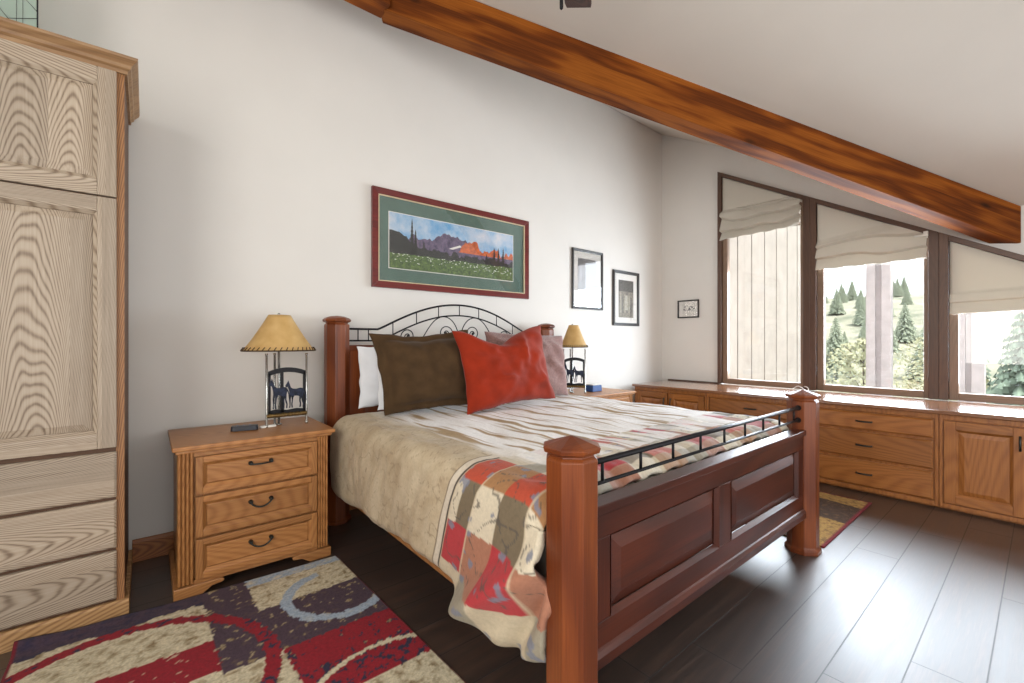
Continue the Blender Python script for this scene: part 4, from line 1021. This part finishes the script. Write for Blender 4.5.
# ------------------------------------------------------------------ outdoors
mb = MB(); n = 15
for k in range(n):
    x0 = 5.36 + k * .21; mb.box(x0, x0 + .194, 2.49 + .006 * (k % 2), 2.53, -1.6, 3.3); mb.box(x0 + .194, x0 + .21, 2.515, 2.53, -1.6, 3.3)
mb.box(5.36, 5.36 + n * .21, 2.53, 2.66, -1.6, 3.3)
hw = mb.build('house_wing', M['siding']); tag(hw, 'bleached board-and-batten house wing seen through the first window', 'building')
def rail_post(x, y0, y1, label, st):
    o = thing('porch_post', (x, (y0 + y1) / 2, -1.6), label, 'post', 'porch posts outside the windows'); w = y1 - y0
    for a, b, dx in st:
        mb = MB((x, (y0 + y1) / 2, -1.6)); mb.box(x + dx, x + dx + .12, y0 + w * a, y0 + w * b, -1.6, 3.0); mb.build('board', M['post_paint'], o, .004)
rail_post(6.6, 1.14, 1.37, 'tall grey porch post outside the middle window', ((0, .38, 0), (.38, .62, .05), (.62, 1, .0)))
rail_post(6.6, .40, .595, 'wide boarded porch post outside the window at the right edge', ((0, .5, 0), (.5, .72, .05), (.72, 1, 0)))
def ground_z(x, y):
    d = max(0, x - 5.6); z = -1.6 - .02 * min(d, 20)
    if x > 26: t = (x - 26) / 70; z += 10.5 * t * t * (3 - 2 * min(1, t)) if t < 1 else 10.5
    hill = .0 if x < 40 else (x - 40) / 60
    z += hill * (2.2 * nz(x * .03, y * .03, 1) + 1.0 * nz(x * .1, y * .1, 2)) + .06 * nz(x * .4, y * .4, 3) + (.03 * max(0, y) * hill)
    return z
mb = MB(); xs = [5.36 + 1.2 * k for k in range(6)] + [12 + 3 * k for k in range(32)]; ys = [-30 + 2.5 * k for k in range(42)]
G = [[mb.v((x, y, ground_z(x, y))) for y in ys] for x in xs]
for i in range(len(xs) - 1):
    for j in range(len(ys) - 1): mb.face([G[i][j], G[i + 1][j], G[i + 1][j + 1], G[i][j + 1]], 0, True)
tr = mb.build('terrain', M['terrain']); tr['kind'] = 'structure'
def spruce(x, y, h, rad, label, group='evergreens outside the windows', mat='spruce'):
    z = ground_z(x, y); o = thing('spruce_tree', (x, y, z), label, 'tree', group); rs = random.Random(int(x * 100 + y * 10))
    mb = MB((x, y, z)); mb.tube([(x, y, z - .05), (x, y, z + h * .97)], [h * .018, h * .004], 7); mb.build('trunk', M['bark'], o)
    mb = MB((x, y, z)); tiers = 26
    for k in range(tiers):
        t = k / tiers; zc = z + h * (.08 + .9 * t); r = rad * (1 - t) ** .9 + rad * .05; nb = max(6, int(20 * (1 - t * .6)))
        for b in range(nb):
            a = 2 * math.pi * (b + rs.random()) / nb; rr = r * (.75 + .4 * rs.random()); ca, sa = math.cos(a), math.sin(a); w = rr * .2; dz = -rr * .28
            for q in range(4):
                f0 = .12 + .24 * q; f1 = f0 + .34; ww = w * (1.25 - .7 * f0)
                p = lambda fr, side, dzz: (x + ca * rr * fr - sa * side, y + sa * rr * fr + ca * side, zc + dz * fr * fr + dzz)
                mb.face([mb.v(p(f0, 0, .02 * h)), mb.v(p(f0 + .1, ww, -.012 * h)), mb.v(p(min(1, f1), 0, 0))]); mb.face([mb.v(p(f0, 0, .02 * h)), mb.v(p(min(1, f1), 0, 0)), mb.v(p(f0 + .1, -ww, -.012 * h))])
    mb.build('foliage', M[mat], o, recalc=False); return o
def leafy(x, y, h, rad, label, group='loose shrubs and aspens outside'):
    z = ground_z(x, y); o = thing('leafy_tree', (x, y, z), label, 'tree', group); rs = random.Random(int(x * 91 + y * 37))
    mb = MB((x, y, z)); mb.tube([(x, y, z - .05), (x + .05, y, z + h * .5), (x, y, z + h * .9)], [h * .015, h * .01, h * .004], 6)
    for k in range(7):
        a = k * 2.4; zb = z + h * (.3 + .08 * k); mb.tube([(x, y, zb), (x + rad * .7 * math.cos(a), y + rad * .7 * math.sin(a), zb + h * .16)], [h * .006, h * .002], 5)
    mb.build('trunk', M['bark'], o)
    mb = MB((x, y, z))
    for k in range(750):
        u = rs.random() ** .5; a = rs.random() * 6.283; t = rs.random(); e = math.sin(math.pi * (.12 + .86 * t)) ** .7
        c = Vector((x + rad * u * e * math.cos(a), y + rad * u * e * math.sin(a), z + h * (.12 + .86 * t))); s_ = h * .022 * (.6 + rs.random())
        d1 = Vector((rs.gauss(0, 1), rs.gauss(0, 1), rs.gauss(0, 1))).normalized(); d2 = d1.orthogonal().normalized()
        mb.face([mb.v(c + d1 * s_), mb.v(c + d2 * s_ * .6), mb.v(c - d1 * s_), mb.v(c - d2 * s_ * .6)])
    mb.build('foliage', M['leaf'], o, recalc=False)
spruce(12.0, .28, 3.6, .95, 'dense blue-green spruce filling the window at the right edge')
spruce(24, 1.9, 4.6, 1.0, 'slim dark spruce seen right of the grey post in the middle window')
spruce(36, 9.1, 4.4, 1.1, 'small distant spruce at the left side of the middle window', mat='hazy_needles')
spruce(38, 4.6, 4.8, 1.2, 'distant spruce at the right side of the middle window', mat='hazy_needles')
spruce(17, -.9, 4.6, 1.2, 'second spruce behind the nearest one, toward the right edge')
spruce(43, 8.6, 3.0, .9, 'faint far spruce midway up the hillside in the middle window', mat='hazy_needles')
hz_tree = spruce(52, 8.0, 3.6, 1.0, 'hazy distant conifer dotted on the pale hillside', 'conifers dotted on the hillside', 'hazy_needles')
spots = [(52, 8.0)]
for k in range(60):
    x = 46 + 44 * hash1(k, 21); sl = .10 + .19 * hash1(k, 22); y = x * sl
    if any(math.hypot(x - a, y - b) < 2.6 for a, b in spots): continue
    spots.append((x, y))
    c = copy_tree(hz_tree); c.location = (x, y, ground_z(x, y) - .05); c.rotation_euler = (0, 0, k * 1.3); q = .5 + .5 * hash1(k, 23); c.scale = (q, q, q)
leafy(14, 2.95, 3.1, .62, 'pale olive aspen left of the grey post in the middle window')
leafy(20, 2.45, 2.6, .8, 'low pale shrub at the foot of the slim spruce')
leafy(26, 6.0, 3.2, 1.3, 'hazy bush farther out at the left of the middle window')
leafy(30, 3.9, 3.4, 1.5, 'rounded bush far out between the grey post and slim spruce')
leafy(14.5, 1.02, 2.3, .5, 'thin yellowish shrub beside the boarded post in the window at right')
